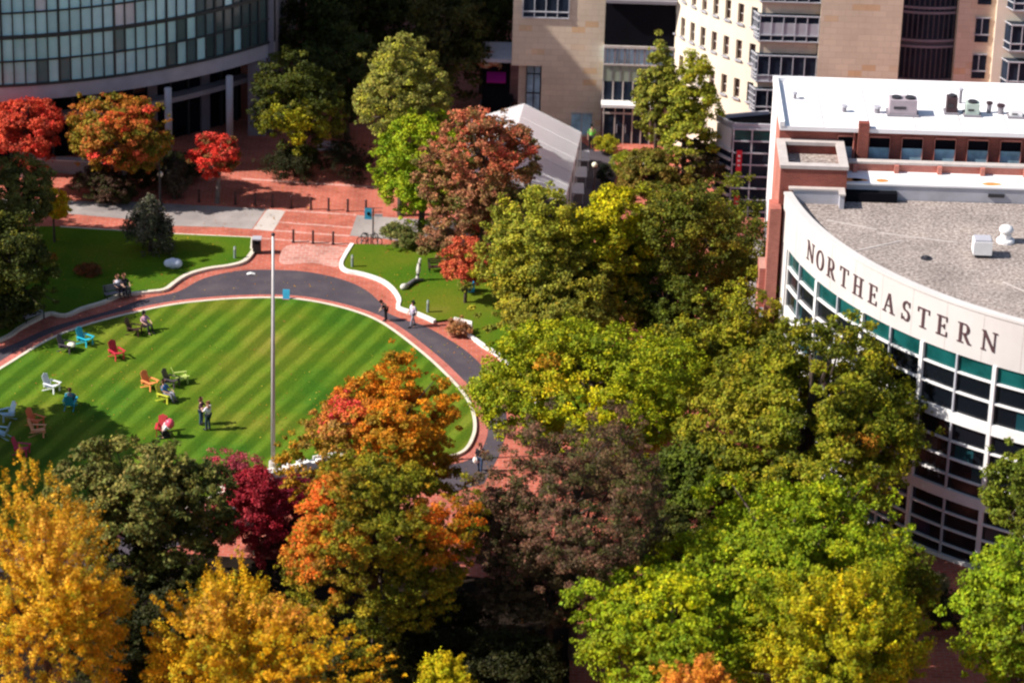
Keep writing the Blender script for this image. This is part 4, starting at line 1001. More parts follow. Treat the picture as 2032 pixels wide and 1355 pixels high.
T('maple_tree', 'yellow-green maple just below the first letters of the rounded building', 1492, 688, 290, 240, G_MID, [(-.3, -.3, .7, .6, (.30, .29, .01), .7), (.2, -.2, .6, .4, (.34, .24, .015), .5)], seed=50, clear=2.5, cr=.46, leaf=.12, trunk=.2, lob=.28)
T('maple_tree', 'big green maple in front of the dark glazing of the rounded building', 1600, 838, 510, 440, G_MID, [(-.3, -.3, .7, .5, (.30, .29, .01), .5), (.35, -.5, .1, .12, (.6, .2, .02), .8), (.1, -.6, -.35, .12, (.5, .3, .02), .6), (-.8, -.2, .4, .4, (.32, .24, .015), .4)], seed=26, clear=2.5, cr=.5, leaf=.13, trunk=.3, lob=.22, hole=.06)
T('elm_tree', 'dark green tree filling the gap behind the yellow-green maple', 1325, 615, 240, 200, [(.08, .10, .007), (.11, .13, .01), (.06, .08, .006)], seed=51, clear=1.5, cr=.45)
T('oak_tree', 'dark olive tree between the brown tree and the bright green maples', 1345, 1085, 190, 180, [(.06, .07, .01), (.09, .09, .012)], seed=125, clear=1.0, cr=.42)
T('plum_tree', 'small dark brown tree by the path at the left of the thinning brown tree', 1000, 1050, 175, 200, [(.10, .06, .03), (.14, .08, .045), (.06, .06, .015)], seed=126, clear=.8, cr=.3, leaf=.08, hole=.25)
T('maple_tree', 'small dark green tree under the big green maple', 1390, 965, 240, 220, [(.10, .13, .008), (.06, .08, .006)], seed=27, clear=2.0, cr=.42)
T('crabapple_tree', 'thinning brown purple tree with bare branches in the centre foreground', 1148, 1015, 420, 450, [(.15, .075, .045), (.20, .10, .055), (.09, .06, .03), (.08, .075, .02)], [(.35, -.3, .6, .35, (.11, .10, .02), .6), (.2, 0, -.5, .5, (.07, .065, .015), .5)], seed=28, clear=2.6, cr=.34, leaf=.085, per=34, hole=.42, dens=1.05, trunk=.2, lob=.3)
T('plum_tree', 'dark brown crown below the thinning brown tree', 1090, 1170, 260, 200, [(.06, .045, .018), (.10, .07, .03)], seed=29, clear=1.5, cr=.34, leaf=.085, hole=.35)
# --- foreground
T('maple_tree', 'round maple with orange top and a red tip beside the flagpole', 762, 890, 310, 345, [(.34, .20, .012), (.26, .18, .01), (.46, .22, .01), (.18, .14, .008)],
  [(.1, -.1, .85, 1.0, (.78, .24, .012), .95), (.65, -.3, .45, .55, (.72, .28, .008), .8), (-.65, -.2, .62, .36, (.75, .05, .05), 1.2), (-.7, -.3, .15, .5, (.40, .22, .05), .6), (.25, -.5, .1, .3, (.6, .29, .01), .5)], seed=30, clear=3.2, cr=.36, leaf=.10, per=50, trunk=.24)
T('maple_tree', 'large green maple with glowing orange-red flanks at bottom centre', 742, 1085, 385, 420, [(.19, .175, .008), (.25, .22, .01), (.15, .15, .006), (.34, .26, .01, .5), (.09, .095, .005)],
  [(-.8, -.2, .5, .5, (.84, .15, .02), .9), (-.5, -.6, .2, .4, (.78, .19, .02), .8), (.78, -.3, .4, .38, (.86, .17, .01), .9), (.2, -.9, -.6, .4, (.10, .11, .006), .7)], seed=31, clear=2.0, cr=.38, leaf=.10, per=50, trunk=.28)
T('burning_bush', 'crimson tree behind the white stone seat wall', 505, 1010, 190, 165, [(.34, .015, .028), (.25, .012, .022), (.42, .04, .05, .6)], seed=32, clear=.6, cr=.34, leaf=.085, trunk=.1, lob=.3)
T('burning_bush', 'pinkish red feathery shrub left of the flagpole', 465, 930, 130, 95, [(.46, .05, .08), (.40, .07, .09), (.3, .04, .06)], seed=33, clear=.8, cr=.28, leaf=.07, trunk=.07, lob=.35, hole=.3, per=26)
T('burning_bush', 'dark crimson shrub low beneath the orange-flanked maple', 560, 1065, 130, 80, [(.14, .012, .016), (.09, .02, .012), (.2, .02, .03)], seed=34, clear=.4, cr=.34, leaf=.09, trunk=.08)
T('burning_bush', 'dark crimson shrub just below the white stone seat wall', 585, 985, 120, 100, [(.24, .012, .03), (.17, .01, .025)], seed=124, clear=.3, cr=.3, leaf=.08, trunk=.08)
T('oak_tree', 'dark green tree with rounded leaf clumps at lower left', 285, 1022, 345, 350, [(.085, .10, .018), (.12, .13, .025), (.05, .065, .012), (.20, .18, .04, .4)], [(-.3, -.2, .9, .9, (.27, .23, .05), .6)], seed=35, clear=1.0, cr=.42, leaf=.13, per=40, trunk=.26)
T('honey_locust', 'golden yellow tree filling the lower left corner', 85, 1215, 360, 490, [(.68, .36, .006), (.62, .32, .008), (.50, .31, .008), (.80, .44, .03, .8), (.32, .27, .01, .5)], [(.5, -.5, -.35, .45, (.24, .19, .008), .7), (.2, 0, .8, .5, (.74, .37, .05), .5), (0, -.6, -.7, .5, (.36, .30, .01), .6)], seed=36, clear=2.2, cr=.32, leaf=.08, shape='spiky', per=34, trunk=.22, lob=.2, hole=.06)
T('honey_locust', 'golden yellow tree with lacy upright sprays at bottom left', 482, 1310, 420, 390, [(.74, .40, .006), (.66, .34, .008), (.52, .34, .008), (.34, .28, .01, .7)], [(-.2, -.2, .8, .4, (.78, .36, .06), .5), (.5, 0, .7, .3, (.72, .26, .06), .6), (0, -.8, -.2, .5, (.26, .23, .01), .6)], seed=37, clear=2.0, cr=.31, leaf=.08, shape='spiky', per=32, trunk=.2, lob=.3, hole=.2)
T('maple_tree', 'broad bright green maple at lower right', 1555, 1130, 560, 350, [(.22, .28, .006), (.28, .33, .006), (.16, .22, .005), (.36, .36, .006, .5)], [(-.8, -.2, .1, .4, (.44, .42, .004), .6)], seed=38, clear=2.2, cr=.48, leaf=.12, trunk=.3)
T('maple_tree', 'bright green maple with yellow shoulder at bottom right of centre', 1330, 1265, 400, 300, [(.20, .27, .006), (.27, .32, .006), (.15, .21, .005)], [(-.1, -.1, .8, .5, (.50, .47, .004), .8), (-.6, -.3, 0, .4, (.36, .38, .006), .5)], seed=39, clear=2.0, cr=.46, leaf=.12, trunk=.25)
T('ginkgo_tree', 'yellow-tipped upright green tree overlapping the broad green maple', 1655, 1310, 360, 350, [(.30, .30, .006), (.22, .25, .006), (.42, .37, .006), (.15, .18, .006)], [(0, -.1, .8, .45, (.62, .46, .006), .7), (-.6, -.3, .2, .3, (.6, .44, .006), .5), (.6, -.2, .3, .3, (.58, .46, .006), .5)], seed=40, clear=2.0, cr=.38, leaf=.10, shape='spiky', trunk=.2, lob=.28, hole=.08)
T('maple_tree', 'bright green maple cut off at the lower right edge', 2025, 1225, 280, 340, G_LIME+[(.14, .19, .006)], seed=41, clear=2.2, cr=.45, leaf=.12, trunk=.25)
T('maple_tree', 'darker green tree cut off at the right edge in front of the glazing', 2035, 985, 165, 210, [(.12, .15, .01), (.17, .19, .012), (.08, .10, .008)], seed=42, clear=2, cr=.42, zc=8.0, hole=.1)
T('ginkgo_sapling', 'small yellow-green treetop at the bottom edge', 880, 1352, 105, 100, [(.52, .44, .008), (.42, .40, .008), (.6, .46, .01)], seed=43, clear=3.0, cr=.28, leaf=.09, shape='spiky', trunk=.1)
T('maple_sapling', 'small orange treetop at the bottom edge before the green maple', 1375, 1385, 150, 130, [(.72, .26, .03), (.62, .22, .04), (.6, .3, .02)], seed=44, clear=3.0, cr=.3, leaf=.09, shape='spiky', trunk=.12, zc=7)
T('maple_tree', 'olive tree filling the gap at bottom right behind the yellow-tipped tree', 1790, 1170, 150, 190, [(.14, .16, .01), (.10, .12, .008), (.24, .22, .02)], seed=45, clear=1.5, cr=.4, hole=.15)
T('shade_bush', 'nearly black bush added as shade at the bottom edge', 1010, 1330, 240, 150, [(.02, .022, .004), (.03, .03, .005)], seed=46, clear=.8, cr=.5)  # near-black leaves stand in for the dark shaded ground
T('shade_bush', 'dark bush added as shade between the two golden trees', 720, 1345, 230, 110, [(.035, .035, .005), (.06, .055, .006)], seed=47, clear=.5, cr=.4)  # leaf colour darkened to stand for deep shade
# trees standing just left of the view whose shade falls on the oval lawn
for i, (x, y, r_, rz_) in enumerate(((-34.5, 176.6, 3.4, 4.4), (-36, 171.5, 4.2, 5.2), (-34.5, 165.8, 4.0, 4.6), (-37.5, 200.0, 3.4, 4.4), (-38.0, 196.0, 3.0, 3.4), (-39.5, 203.5, 3.6, 4.4))):
    T('maple_tree', ('green maple standing left of the oval lawn, casting shade on it', 'tall green maple beyond the left edge near the lawn chairs', 'green maple left of the golden corner tree', 'green maple at the left end of the shaded lawn', 'green maple behind the left bench', 'green maple at the left end of the concrete road')[i], 0, 600, 200, 200, G_DARK, seed=60+i, clear=(2.5, 2.5, 2.5, 5.5, 5.0, 5.0)[i], cr=.6, leaf=.2, per=40, dens=1.25, loc=(x, y), rr=r_, rzz=rz_, group='maples beyond the left edge')
T('shade_bush', 'dark bush added as shade under the dark green tree', 330, 1210, 260, 150, [(.022, .025, .005), (.035, .035, .006)], seed=121, clear=.3, cr=.42)  # added undergrowth, near-black so that the gap looks like shade
T('shade_bush', 'dark bush added as shade between the golden corner tree and the dark green tree', 215, 1290, 200, 170, [(.02, .024, .004), (.03, .03, .005)], seed=122, clear=.3, cr=.42)  # near-black leaves fill the gap as shade
T('shade_bush', 'dark bush added as shade below the orange-flanked maple', 850, 1250, 240, 120, [(.022, .024, .004), (.03, .03, .005)], seed=123, clear=.3, cr=.42)  # added near-black, standing for the shade below the crown
# --- shrubs
def shrub(label, px, py, w, h, cols, seed, name='shrub', **k):
    return T(name, label, px, py, w, h, cols, seed=seed, clear=.05, cr=k.pop('cr', .24), leaf=k.pop('leaf', .07), per=k.pop('per', 30), trunk=.05, cat='shrub', **k)
shrub('rounded dark hedge bed beside the red tree', 360, 330, 100, 55, [(.03, .035, .008), (.045, .045, .01)], 70, cr=.35)
shrub('big dark hedge mound under the mottled maple', 290, 345, 95, 60, [(.025, .03, .006), (.04, .04, .01)], 71, cr=.35)
shrub('low brownish planting in front of the planter wall', 205, 366, 130, 30, [(.07, .04, .025), (.10, .05, .03), (.05, .05, .012)], 72)
shrub('small yellow-green tuft at the end of the brownish planting', 165, 360, 26, 16, [(.30, .32, .02)], 73, cr=.18)
shrub('low dark shrub behind the weeping evergreen', 245, 385, 60, 30, [(.06, .04, .02), (.04, .04, .01)], 74)
shrub('yellow-green bush by the tower entrance', 1202, 285, 48, 40, [(.34, .30, .01), (.24, .24, .012)], 75)
shrub('yellow-green bush by the stone planter', 1247, 325, 70, 65, [(.28, .29, .01), (.20, .22, .012)], 76, cr=.3)
shrub('very dark conical evergreen left of the stone planter', 1197, 342, 26, 42, [(.006, .011, .005), (.01, .016, .006)], 77, name='conical_evergreen', shape='cone')
shrub('orange leafy shrub at the notch of the white kerb', 910, 650, 46, 34, [(.50, .20, .07), (.40, .22, .12), (.3, .14, .05)], 78)
shrub('rusty orange shrub in the shaded lawn', 178, 535, 48, 26, [(.22, .07, .02), (.14, .06, .02)], 79)
shrub('small orange tuft at the dark left tree', 98, 512, 26, 24, [(.42, .16, .02)], 80, cr=.2)
shrub('sparse grey-green bush at the head of the sunny lawn', 800, 465, 90, 50, [(.16, .18, .04), (.10, .12, .03), (.24, .22, .06)], 81, hole=.2)
shrub('red-brown bush beside the maple at the road edge', 875, 475, 80, 50, [(.35, .15, .08), (.20, .13, .05)], 82)
shrub('dark bush below the linden at the plaza edge', 585, 322, 120, 45, [(.02, .025, .005), (.03, .03, .008)], 83, cr=.35)
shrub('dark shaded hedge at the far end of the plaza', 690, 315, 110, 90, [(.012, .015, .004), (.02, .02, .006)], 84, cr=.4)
shrub('grey-green shrub below the rounded building windows', 1845, 1165, 90, 70, [(.12, .13, .05), (.2, .18, .09)], 85, hole=.25)
shrub('dark shrub behind the lower right maple', 1885, 1210, 120, 90, [(.02, .022, .006), (.035, .03, .01)], 86, cr=.35)
# ------------------------------------------------------------------ garden chairs
def adirondack(colname, label, loc, ang, group='garden chairs on the oval lawn'):
    t = thing('adirondack_chair', label, 'chair', (loc[0], loc[1], .152), group)
    mt = colname
    def L(nm, m):  # mesh given in local coords (front = +x)
        return link(nm, m, mt, None) 
    def part(nm, m):
        me_o = link(nm, m, mt, None); me_o.parent = t; return me_o
    # sloping seat slats
    m = MB()
    for k in range(6):
        x = -.28+k*.115; z = .26+.035*k; m.rbox((x, 0, z), Matrix.Rotation(-.28, 3, 'Y'), (.05, .27, .012))
    part('seat', m)
    m = MB()
    for k in range(5):
        y = -.22+k*.11; hgt = .86-abs(y)*.45
        m.rbox((-.34-.13*hgt/.86*1.0, y, .24+hgt*.5), Matrix.Rotation(-.36, 3, 'Y'), (.012, .05, hgt*.5))
    m.rbox((-.34, 0, .40), Matrix.Rotation(-.36, 3, 'Y'), (.018, .28, .04)); part('backrest', m)
    for s in (-1, 1):
        m = MB(); m.box(-.42, .42, s*.34-.075, s*.34+.075, .54, .565); part('armrest', m)
    for s in (-1, 1):
        m = MB(); m.box(.27, .37, s*.30-.02, s*.30+.02, 0, .54); part('leg', m)
        m = MB(); m.hexa([(-.62, s*.27-.02, 0), (-.50, s*.27-.02, 0), (-.50, s*.27+.02, 0), (-.62, s*.27+.02, 0), (.26, s*.27-.02, .36), (.34, s*.27-.02, .44), (.34, s*.27+.02, .44), (.26, s*.27+.02, .36)]); part('leg', m)
        m = MB(); m.box(-.40, -.34, s*.34-.02, s*.34+.02, .30, .54); part('arm_support', m)
    t.rotation_euler = (0, 0, ang); t.scale = (.95, .95, .95)
    return t
cc = {'turq': (.02, .42, .55), 'dbrown': (.05, .022, .018), 'dgrey': (.07, .055, .065), 'redc': (.55, .03, .05), 'whitec': (.72, .74, .76), 'tealc': (.03, .33, .45), 'orangec': (.85, .28, .09),
      'limec': (.42, .50, .13), 'yellowc': (.60, .60, .05), 'paleblue': (.45, .62, .75), 'crimson': (.50, .02, .09), 'rustc': (.75, .16, .06), 'peach': (.82, .36, .18)}
for k, v in cc.items(): M[k] = plain('chair_paint_'+k, v, .5, .08, 4)
def ch(col, label, px, py, ang): return adirondack(col, label, xy(px, py, .15), math.radians(ang))
ch('turq', 'turquoise garden chair near the lawn edge by the left bench', 170, 684, -35)
ch('dgrey', 'dark grey garden chair holding a cream cushion', 133, 697, -20)
ch('dbrown', 'empty dark brown garden chair next to the seated person in pink', 268, 664, -15)
ch('redc', 'small red garden chair alone in the upper left of the lawn', 232, 711, -50)
ch('whitec', 'bright white garden chair in the sun', 104, 776, -30)
ch('tealc', 'teal garden chair seen from behind with someone sitting in it', 140, 808, 85)
ch('orangec', 'orange garden chair in the sun', 298, 771, -40)
ch('limec', 'pale lime garden chair beside the dark chair', 360, 759, 20)
ch('dgrey', 'dark grey garden chair tucked against the lime one', 341, 766, -25)
ch('yellowc', 'yellow-green garden chair with a seated person in jeans', 329, 796, -30)
ch('paleblue', 'pale blue garden chair at the left edge', 12, 832, 215)
ch('paleblue', 'pale blue garden chair cut off at the left edge', 1, 868, 170)
ch('rustc', 'rust orange garden chair, upper of two close together', 72, 845, -30)
ch('peach', 'light orange garden chair, lower of two close together', 77, 864, 0)
ch('crimson', 'crimson garden chair alone in the shade', 45, 901, -10)
ch('redc', 'red garden chair behind the person holding the pink balloon', 322, 862, -90)
# ------------------------------------------------------------------ people
skin_c = plain('skin', (.52, .30, .21), .6, .08, 6)
def cloth(n, c): return plain('cloth_'+n, c, .85, .18, 5)
def skinmesh(name, verts, edges, radii, mat, root, sub=1, parent=None):
    me = bpy.data.meshes.new(name); me.from_pydata(verts, edges, []); o = bpy.data.objects.new(name, me); COL.objects.link(o)
    sk = o.modifiers.new('s', 'SKIN'); 
    if not me.skin_vertices: 
        pass
    lay = me.skin_vertices[0].data if me.skin_vertices else me.skin_vertices.new().data
    for i, r in enumerate(radii): lay[i].radius = (r if isinstance(r, tuple) else (r, r))
    lay[0].use_root = True
    ss = o.modifiers.new('d', 'SUBSURF'); ss.levels = sub; ss.render_levels = sub
    dg = bpy.context.evaluated_depsgraph_get(); ev = o.evaluated_get(dg); nm = bpy.data.meshes.new_from_object(ev)
    o.modifiers.clear(); o.data = nm; bpy.data.meshes.remove(me)
    nm.materials.clear(); nm.materials.append(mat); nm.polygons.foreach_set('use_smooth', [True]*len(nm.polygons))
    o.parent = root; return o
def person(label, loc, ang, pose, shirt, pants, hairc, z=0.0, s=1.0, long_hair=False, group=None):
    t = thing('person', label, 'person', (loc[0], loc[1], z), group)
    J = {}
    if pose in ('stand', 'walk', 'bend', 'hug'):
        J = dict(pel=(0, 0, .95), chest=(0, 0, 1.28), neck=(0, 0, 1.46), head=(.02, 0, 1.62), top=(.0, 0, 1.72))
        st = .22 if pose == 'walk' else .03
        for sd, sy in ((1, 'l'), (-1, 'r')):
            J['hip'+sy] = (0, sd*.10, .90); J['kn'+sy] = (.03+st*sd*.5, sd*.11, .50); J['an'+sy] = (st*sd, sd*.11, .08); J['to'+sy] = (st*sd+.18, sd*.12, .04)
            J['sh'+sy] = (0, sd*.19, 1.40); J['el'+sy] = (-.03-st*sd*.5, sd*.25, 1.12); J['wr'+sy] = (.06-st*sd*.8, sd*.25, .88)
        if pose == 'hug':
            for sd, sy in ((1, 'l'), (-1, 'r')): J['el'+sy] = (.16, sd*.26, 1.18); J['wr'+sy] = (.34, sd*.10, 1.22)
        if pose == 'bend':
            J.update(chest=(.12, 0, 1.22), neck=(.26, 0, 1.34), head=(.38, 0, 1.44), top=(.42, 0, 1.53))
            for sd, sy in ((1, 'l'), (-1, 'r')): J['sh'+sy] = (.2, sd*.19, 1.28); J['el'+sy] = (.28, sd*.25, 1.02); J['wr'+sy] = (.42, sd*.2, .86)
    elif pose == 'sit':
        J = dict(pel=(-.08, 0, .42), chest=(-.2, 0, .74), neck=(-.24, 0, .92), head=(-.2, 0, 1.08), top=(-.22, 0, 1.18))
        for sd, sy in ((1, 'l'), (-1, 'r')):
            J['hip'+sy] = (-.04, sd*.10, .42); J['kn'+sy] = (.40, sd*.13, .50); J['an'+sy] = (.52, sd*.13, .09); J['to'+sy] = (.68, sd*.14, .05)
            J['sh'+sy] = (-.22, sd*.19, .86); J['el'+sy] = (-.06, sd*.29, .66); J['wr'+sy] = (.20, sd*.22, .62)
    else:  # kneel, arms forward
        J = dict(pel=(-.05, 0, .38), chest=(.08, 0, .68), neck=(.16, 0, .85), head=(.24, 0, 1.0), top=(.24, 0, 1.1))
        for sd, sy in ((1, 'l'), (-1, 'r')):
            J['hip'+sy] = (-.02, sd*.10, .35); J['kn'+sy] = (.32, sd*.15, .10); J['an'+sy] = (-.12, sd*.15, .08); J['to'+sy] = (-.28, sd*.15, .05)
            J['sh'+sy] = (.12, sd*.19, .80); J['el'+sy] = (.26, sd*.26, .60); J['wr'+sy] = (.42, sd*.2, .68)
    V = []; E = []; R_ = []; ix = {}
    def v(k, p, r): ix[k] = len(V); V.append(tuple(p)); R_.append(r); return ix[k]
    v('pel', J['pel'], (.13, .15)); v('chest', J['chest'], (.125, .16)); v('neck', J['neck'], .055); v('head', J['head'], (.085, .10)); v('top', J['top'], .055)
    E += [(0, 1), (1, 2), (2, 3), (3, 4)]
    hd = np.array(J['head'])
    v('nose', hd+np.array([.10, 0, -.01]), .016); E.append((ix['head'], ix['nose']))
    for sy in 'lr':
        sd = 1 if sy == 'l' else -1
        a = v('sh'+sy, J['sh'+sy], .062); b = v('el'+sy, J['el'+sy], .043); c = v('wr'+sy, J['wr'+sy], .028); E += [(1, a), (a, b), (b, c)]
        d = np.array(J['wr'+sy])-np.array(J['el'+sy]); d = d/np.linalg.norm(d); side = np.array([d[1], -d[0], .001]); side = side/(np.linalg.norm(side)+1e-6) if np.linalg.norm(side) > .05 else np.array([1, 0, 0.])
        pm = np.array(J['wr'+sy])+d*.06; q = v('pm'+sy, pm, .032); E.append((c, q))
        for k, ln in enumerate((.075, .09, .085, .065)):
            f1 = pm+d*.03+side*(-.027+.018*k); f2 = f1+d*ln*.5-np.array([0, 0, .006]); f3 = f2+d*ln*.45+np.array([.012, 0, -.012])
            i1 = v('f', f1, .009); i2 = v('f', f2, .009); i3 = v('f', f3, .008); E += [(q, i1), (i1, i2), (i2, i3)]
        th = np.array(J['wr'+sy])+d*.035; t1 = v('f', th+side*-.04+d*.02, .01); t2 = v('f', th+side*-.06+d*.05, .009); E += [(q, t1), (t1, t2)]
        a = v('hip'+sy, J['hip'+sy], .095); b = v('kn'+sy, J['kn'+sy], .06); c = v('an'+sy, J['an'+sy], .04); e = v('to'+sy, J['to'+sy], .035); E += [(0, a), (a, b), (b, c), (c, e)]
    skinmesh('body', V, E, R_, skin_c, t)
    # shirt with sleeves
    ks = ['chest', 'pel', 'neck', 'shl', 'ell', 'shr', 'elr']; rs = [(.15, .19), (.15, .17), .065, .082, .062, .082, .062]
    P = [J[k] for k in ks]; nk = np.array(J['neck'])*.75+np.array(J['chest'])*.25; P[2] = tuple(nk)
    skinmesh('shirt', P, [(0, 1), (0, 2), (0, 3), (3, 4), (0, 5), (5, 6)], rs, shirt, t)
    ks = ['pel', 'hipl', 'knl', 'anl', 'hipr', 'knr', 'anr']; rs = [(.145, .165), .112, .078, .06, .112, .078, .06]
    skinmesh('trousers', [J[k] for k in ks], [(0, 1), (1, 2), (2, 3), (0, 4), (4, 5), (5, 6)], rs, pants, t)
    h = np.array(J['head']); up = np.array(J['top'])-h
    hv = [tuple(h+up*.55+np.array([-.03, 0, 0])), tuple(h+np.array([-.06, 0, .0])), tuple(h+up*1.05)]
    hr = [(.10, .105), (.085, .10), .06]
    he = [(0, 1), (0, 2)]
    if long_hair: hv.append(tuple(h+np.array([-.11, 0, -.20]))); hr.append((.05, .08)); he.append((1, 3))
    skinmesh('hair', hv, he, hr, hairc, t)
    for sy in 'lr':
        sd = 1 if sy == 'l' else -1
        m = MB(); m.ball((h[0]+.088, h[1]+sd*.034, h[2]+.025), .011, 6, 4); e = link('eye', m, 'black', None); e.parent = t
        a, b = J['an'+sy], J['to'+sy]; m = MB(); m.tube([(a[0]-.05, a[1], .045+a[2]*.2), (a[0]+.06*(1 if b[0] > a[0] else -1), a[1], .055), (b[0]+.05*(1 if b[0] > a[0] else -1), b[1], .035)], [.05, .055, .035], 8); e = link('shoe', m, 'black', None, smooth=True); e.parent = t
    m = MB(); m.box(h[0]+.088, h[0]+.098, -.025, .025, h[2]-.052, h[2]-.044); e = link('mouth', m, M['red'], None); e.parent = t
    t.rotation_euler = (0, 0, math.radians(ang)); t.scale = (s, s, s); return t
jeans = cloth('denim', (.03, .06, .13)); djeans = cloth('dark_denim', (.014, .035, .055)); blk = cloth('black', (.012, .01, .016)); wht = cloth('white', (.72, .70, .76)); pinkc = cloth('pink', (.62, .32, .45))
brownh = plain('brown_hair', (.10, .035, .02), .7, .2, 9); darkh = plain('dark_hair', (.012, .009, .008), .7, .2, 9); gingh = plain('light_brown_hair', (.22, .09, .045), .7, .2, 9)
purp = cloth('plum', (.06, .012, .04)); greenv = cloth('hi_vis_green', (.25, .75, .12)); lilac = cloth('lilac_white', (.62, .55, .75)); bluec = cloth('blue', (.06, .20, .45)); greyc = cloth('grey', (.25, .24, .30)); tealsh = cloth('teal', (.03, .25, .42)); redsh = cloth('red', (.6, .05, .07))
pg = 'people on the oval lawn'
person('man in a white shirt and dark jeans standing close to the woman in plum', xy(413, 853, .15), 150, 'hug', wht, djeans, gingh, .152, 1.02, group=pg)
person('woman in a plum top and blue jeans standing beside the man in white', xy(399, 842, .15), -12, 'hug', purp, jeans, brownh, .152, .96, True, group=pg)
person('person in a pink top sitting on a stool on the upper lawn', xy(290, 657, .15), -50, 'sit', pinkc, blk, darkh, .152, 1.0, True, group=pg)
person('person in a blue top and jeans seated in the yellow-green chair', xy(331, 795, .15), -30, 'sit', bluec, greyc, brownh, .2, 1.0, group=pg)
person('person with brown hair sitting in the teal chair', xy(141, 806, .15), 85, 'sit', tealsh, blk, brownh, .2, 1.0, group=pg)
person('person kneeling in a red and white top by the pink balloon', xy(326, 868, .15), 20, 'kneel', wht, blk, darkh, .152, 1.0, group=pg)
pw = 'people on the paths'
person('person dressed in black leaning forward on the asphalt path', xy(766, 637), 175, 'bend', blk, blk, darkh, .006, .86, group=pw)
person('person in a white and lilac outfit walking near the white kerb', xy(819, 648), -150, 'walk', lilac, greyc, darkh, .006, .95, group=pw)
person('person in dark clothes walking on the path right of the lawn', xy(952, 936), -100, 'walk', blk, jeans, brownh, .006, .98, group=pw)
person('worker in a bright green vest near the tower entrance', xy(1173, 296), -90, 'stand', greenv, blk, darkh, 0, 1.0, group=pw)
person('person in a white shirt sitting on the bench under the trees', xy(236, 588, .0), -60, 'sit', wht, blk, gingh, .14, .98, group='people on the benches')
person('person in black sitting on the bench under the trees', xy(249, 586, .0), -60, 'sit', blk, blk, gingh, .14, .98, group='people on the benches')
# stool, cushion, balloon, bags
st = thing('garden_stool', 'low dark stool under the person in pink', 'stool', (*xy(288, 656, .15), .152)); x, y, z = st.location
m = MB(); m.tube([(x, y, z+.33), (x, y, z+.38)], [.2, .2], 12); link('seat', m, 'dbrown', st)
for k in range(3): m = MB(); a = k*2.1; m.tube([(x+.16*math.cos(a), y+.16*math.sin(a), z), (x+.12*math.cos(a), y+.12*math.sin(a), z+.33)], [.018, .018], 6); link('leg', m, 'dbrown', st)
bl = thing('balloon', 'round pink balloon held by the kneeling person', 'balloon', (*xy(337, 868, .15), .152)); x, y, z = bl.location
M['pinkb'] = plain('pink_balloon_rubber', (.85, .10, .16), .35, .05, 3)
m = MB(); m.ball((x, y, z+.88), .27, 16, 10, 1.12); link('envelope', m, 'pinkb', bl, smooth=True)
m = MB(); m.tube([(x, y, z+.54), (x, y, z+.60)], [.03, .01], 6); link('knot', m, 'pinkb', bl)
m = MB(); m.tube([(x, y, z+.1), (x+.04, y, z+.3), (x, y, z+.55)], [.005, .005, .005], 4); link('string', m, 'white', bl)
cu = thing('cushion', 'cream cushion lying on the dark grey chair', 'cushion', (*xy(142, 697, .15), .55)); x, y, z = cu.location
m = MB(); m.ball((x, y, z+.02), .26, 12, 8, .55); link('cover', m, 'lampglobe', cu, smooth=True); m = MB(); m.tube([(x+.26*math.cos(a), y+.26*math.sin(a), z+.02) for a in np.linspace(0, 6.2, 20)], [.012]*20, 5); link('piping', m, 'kerb', cu)
bg = thing('shoulder_bag', 'white bag carried by the person on the path right of the lawn', 'bag', (*xy(946, 934), .5)); x, y, z = bg.location
m = MB(); m.ball((x-.05, y-.05, z+.2), .2, 10, 6, 1.1); link('pouch', m, 'white', bg, smooth=True); m = MB(); m.tube([(x-.05, y, z+.36), (x+.05, y, z+.9), (x+.12, y, z+.8)], [.015]*3, 5); link('strap', m, 'black', bg)
# white covered boulder, paper
M['tarp'] = plain('pale_blue_white_stone', (.66, .70, .82), .7, .12, 2.5)
b = thing('white_boulder', 'smooth pale blue-white boulder on the shaded lawn', 'boulder', (*xy(343, 530, .14), .13)); x, y, z = b.location
m = MB(); rg_ = random.Random(5)
for dx, r_, h_ in ((-.22, .34, .8), (.24, .36, .85), (0, .36, 1.0)): m.ball((x+dx, y, z+.26), r_, 14, 8, h_)
tag(link('stone', m, 'tarp', b, smooth=True))
b = thing('paper_sheet', 'crumpled white paper lying on the asphalt drive', 'litter', (*xy(498, 545), .006)); x, y, z = b.location
m = MB(); m.face([(x-.28, y-.1, z+.02), (x, y-.14, z+.10), (x+.26, y-.08, z+.03), (x+.25, y+.15, z+.05), (x, y+.1, z+.14), (x-.25, y+.16, z+.03)]); link('page', m, 'white', b)
# benches
def bench(label, p0, ang, seatmat):
    t = thing('park_bench', label, 'bench', (p0[0], p0[1], .02), 'benches along the wavy kerb')
    def part(nm, m, mt): o = link(nm, m, mt, None); o.parent = t; return o
    m = MB()
    for k in range(4): m.box(-.78, .78, -.22+k*.11, -.13+k*.11, .43, .46)
    part('seat', m, seatmat); m = MB()
    for k in range(3): m.rbox((0, .25+.03*k, .58+.13*k), Matrix.Rotation(-.2, 3, 'X'), (.78, .012, .05))
    part('backrest', m, seatmat)
    for s_ in (-.7, .7):
        m = MB(); m.box(s_-.03, s_+.03, -.2, -.15, 0, .43); part('leg', m, 'darkmetal'); m = MB(); m.box(s_-.03, s_+.03, .2, .25, 0, .9); part('leg', m, 'darkmetal')
        m = MB(); m.box(s_-.03, s_+.03, -.22, .24, .62, .65); part('armrest', m, 'darkmetal')
    t.rotation_euler = (0, 0, ang); return t
bench('pale lavender-grey bench at the left end of the wavy kerb', xy(66, 638), math.radians(48), 'lightgrey')
bench('dark bench with two people sitting under the trees', xy(232, 593), math.radians(30), 'greystone')
bench('dark low bench on the sunny lawn behind the sculpture', xy(874, 538, .14), math.radians(10), 'dbrown')
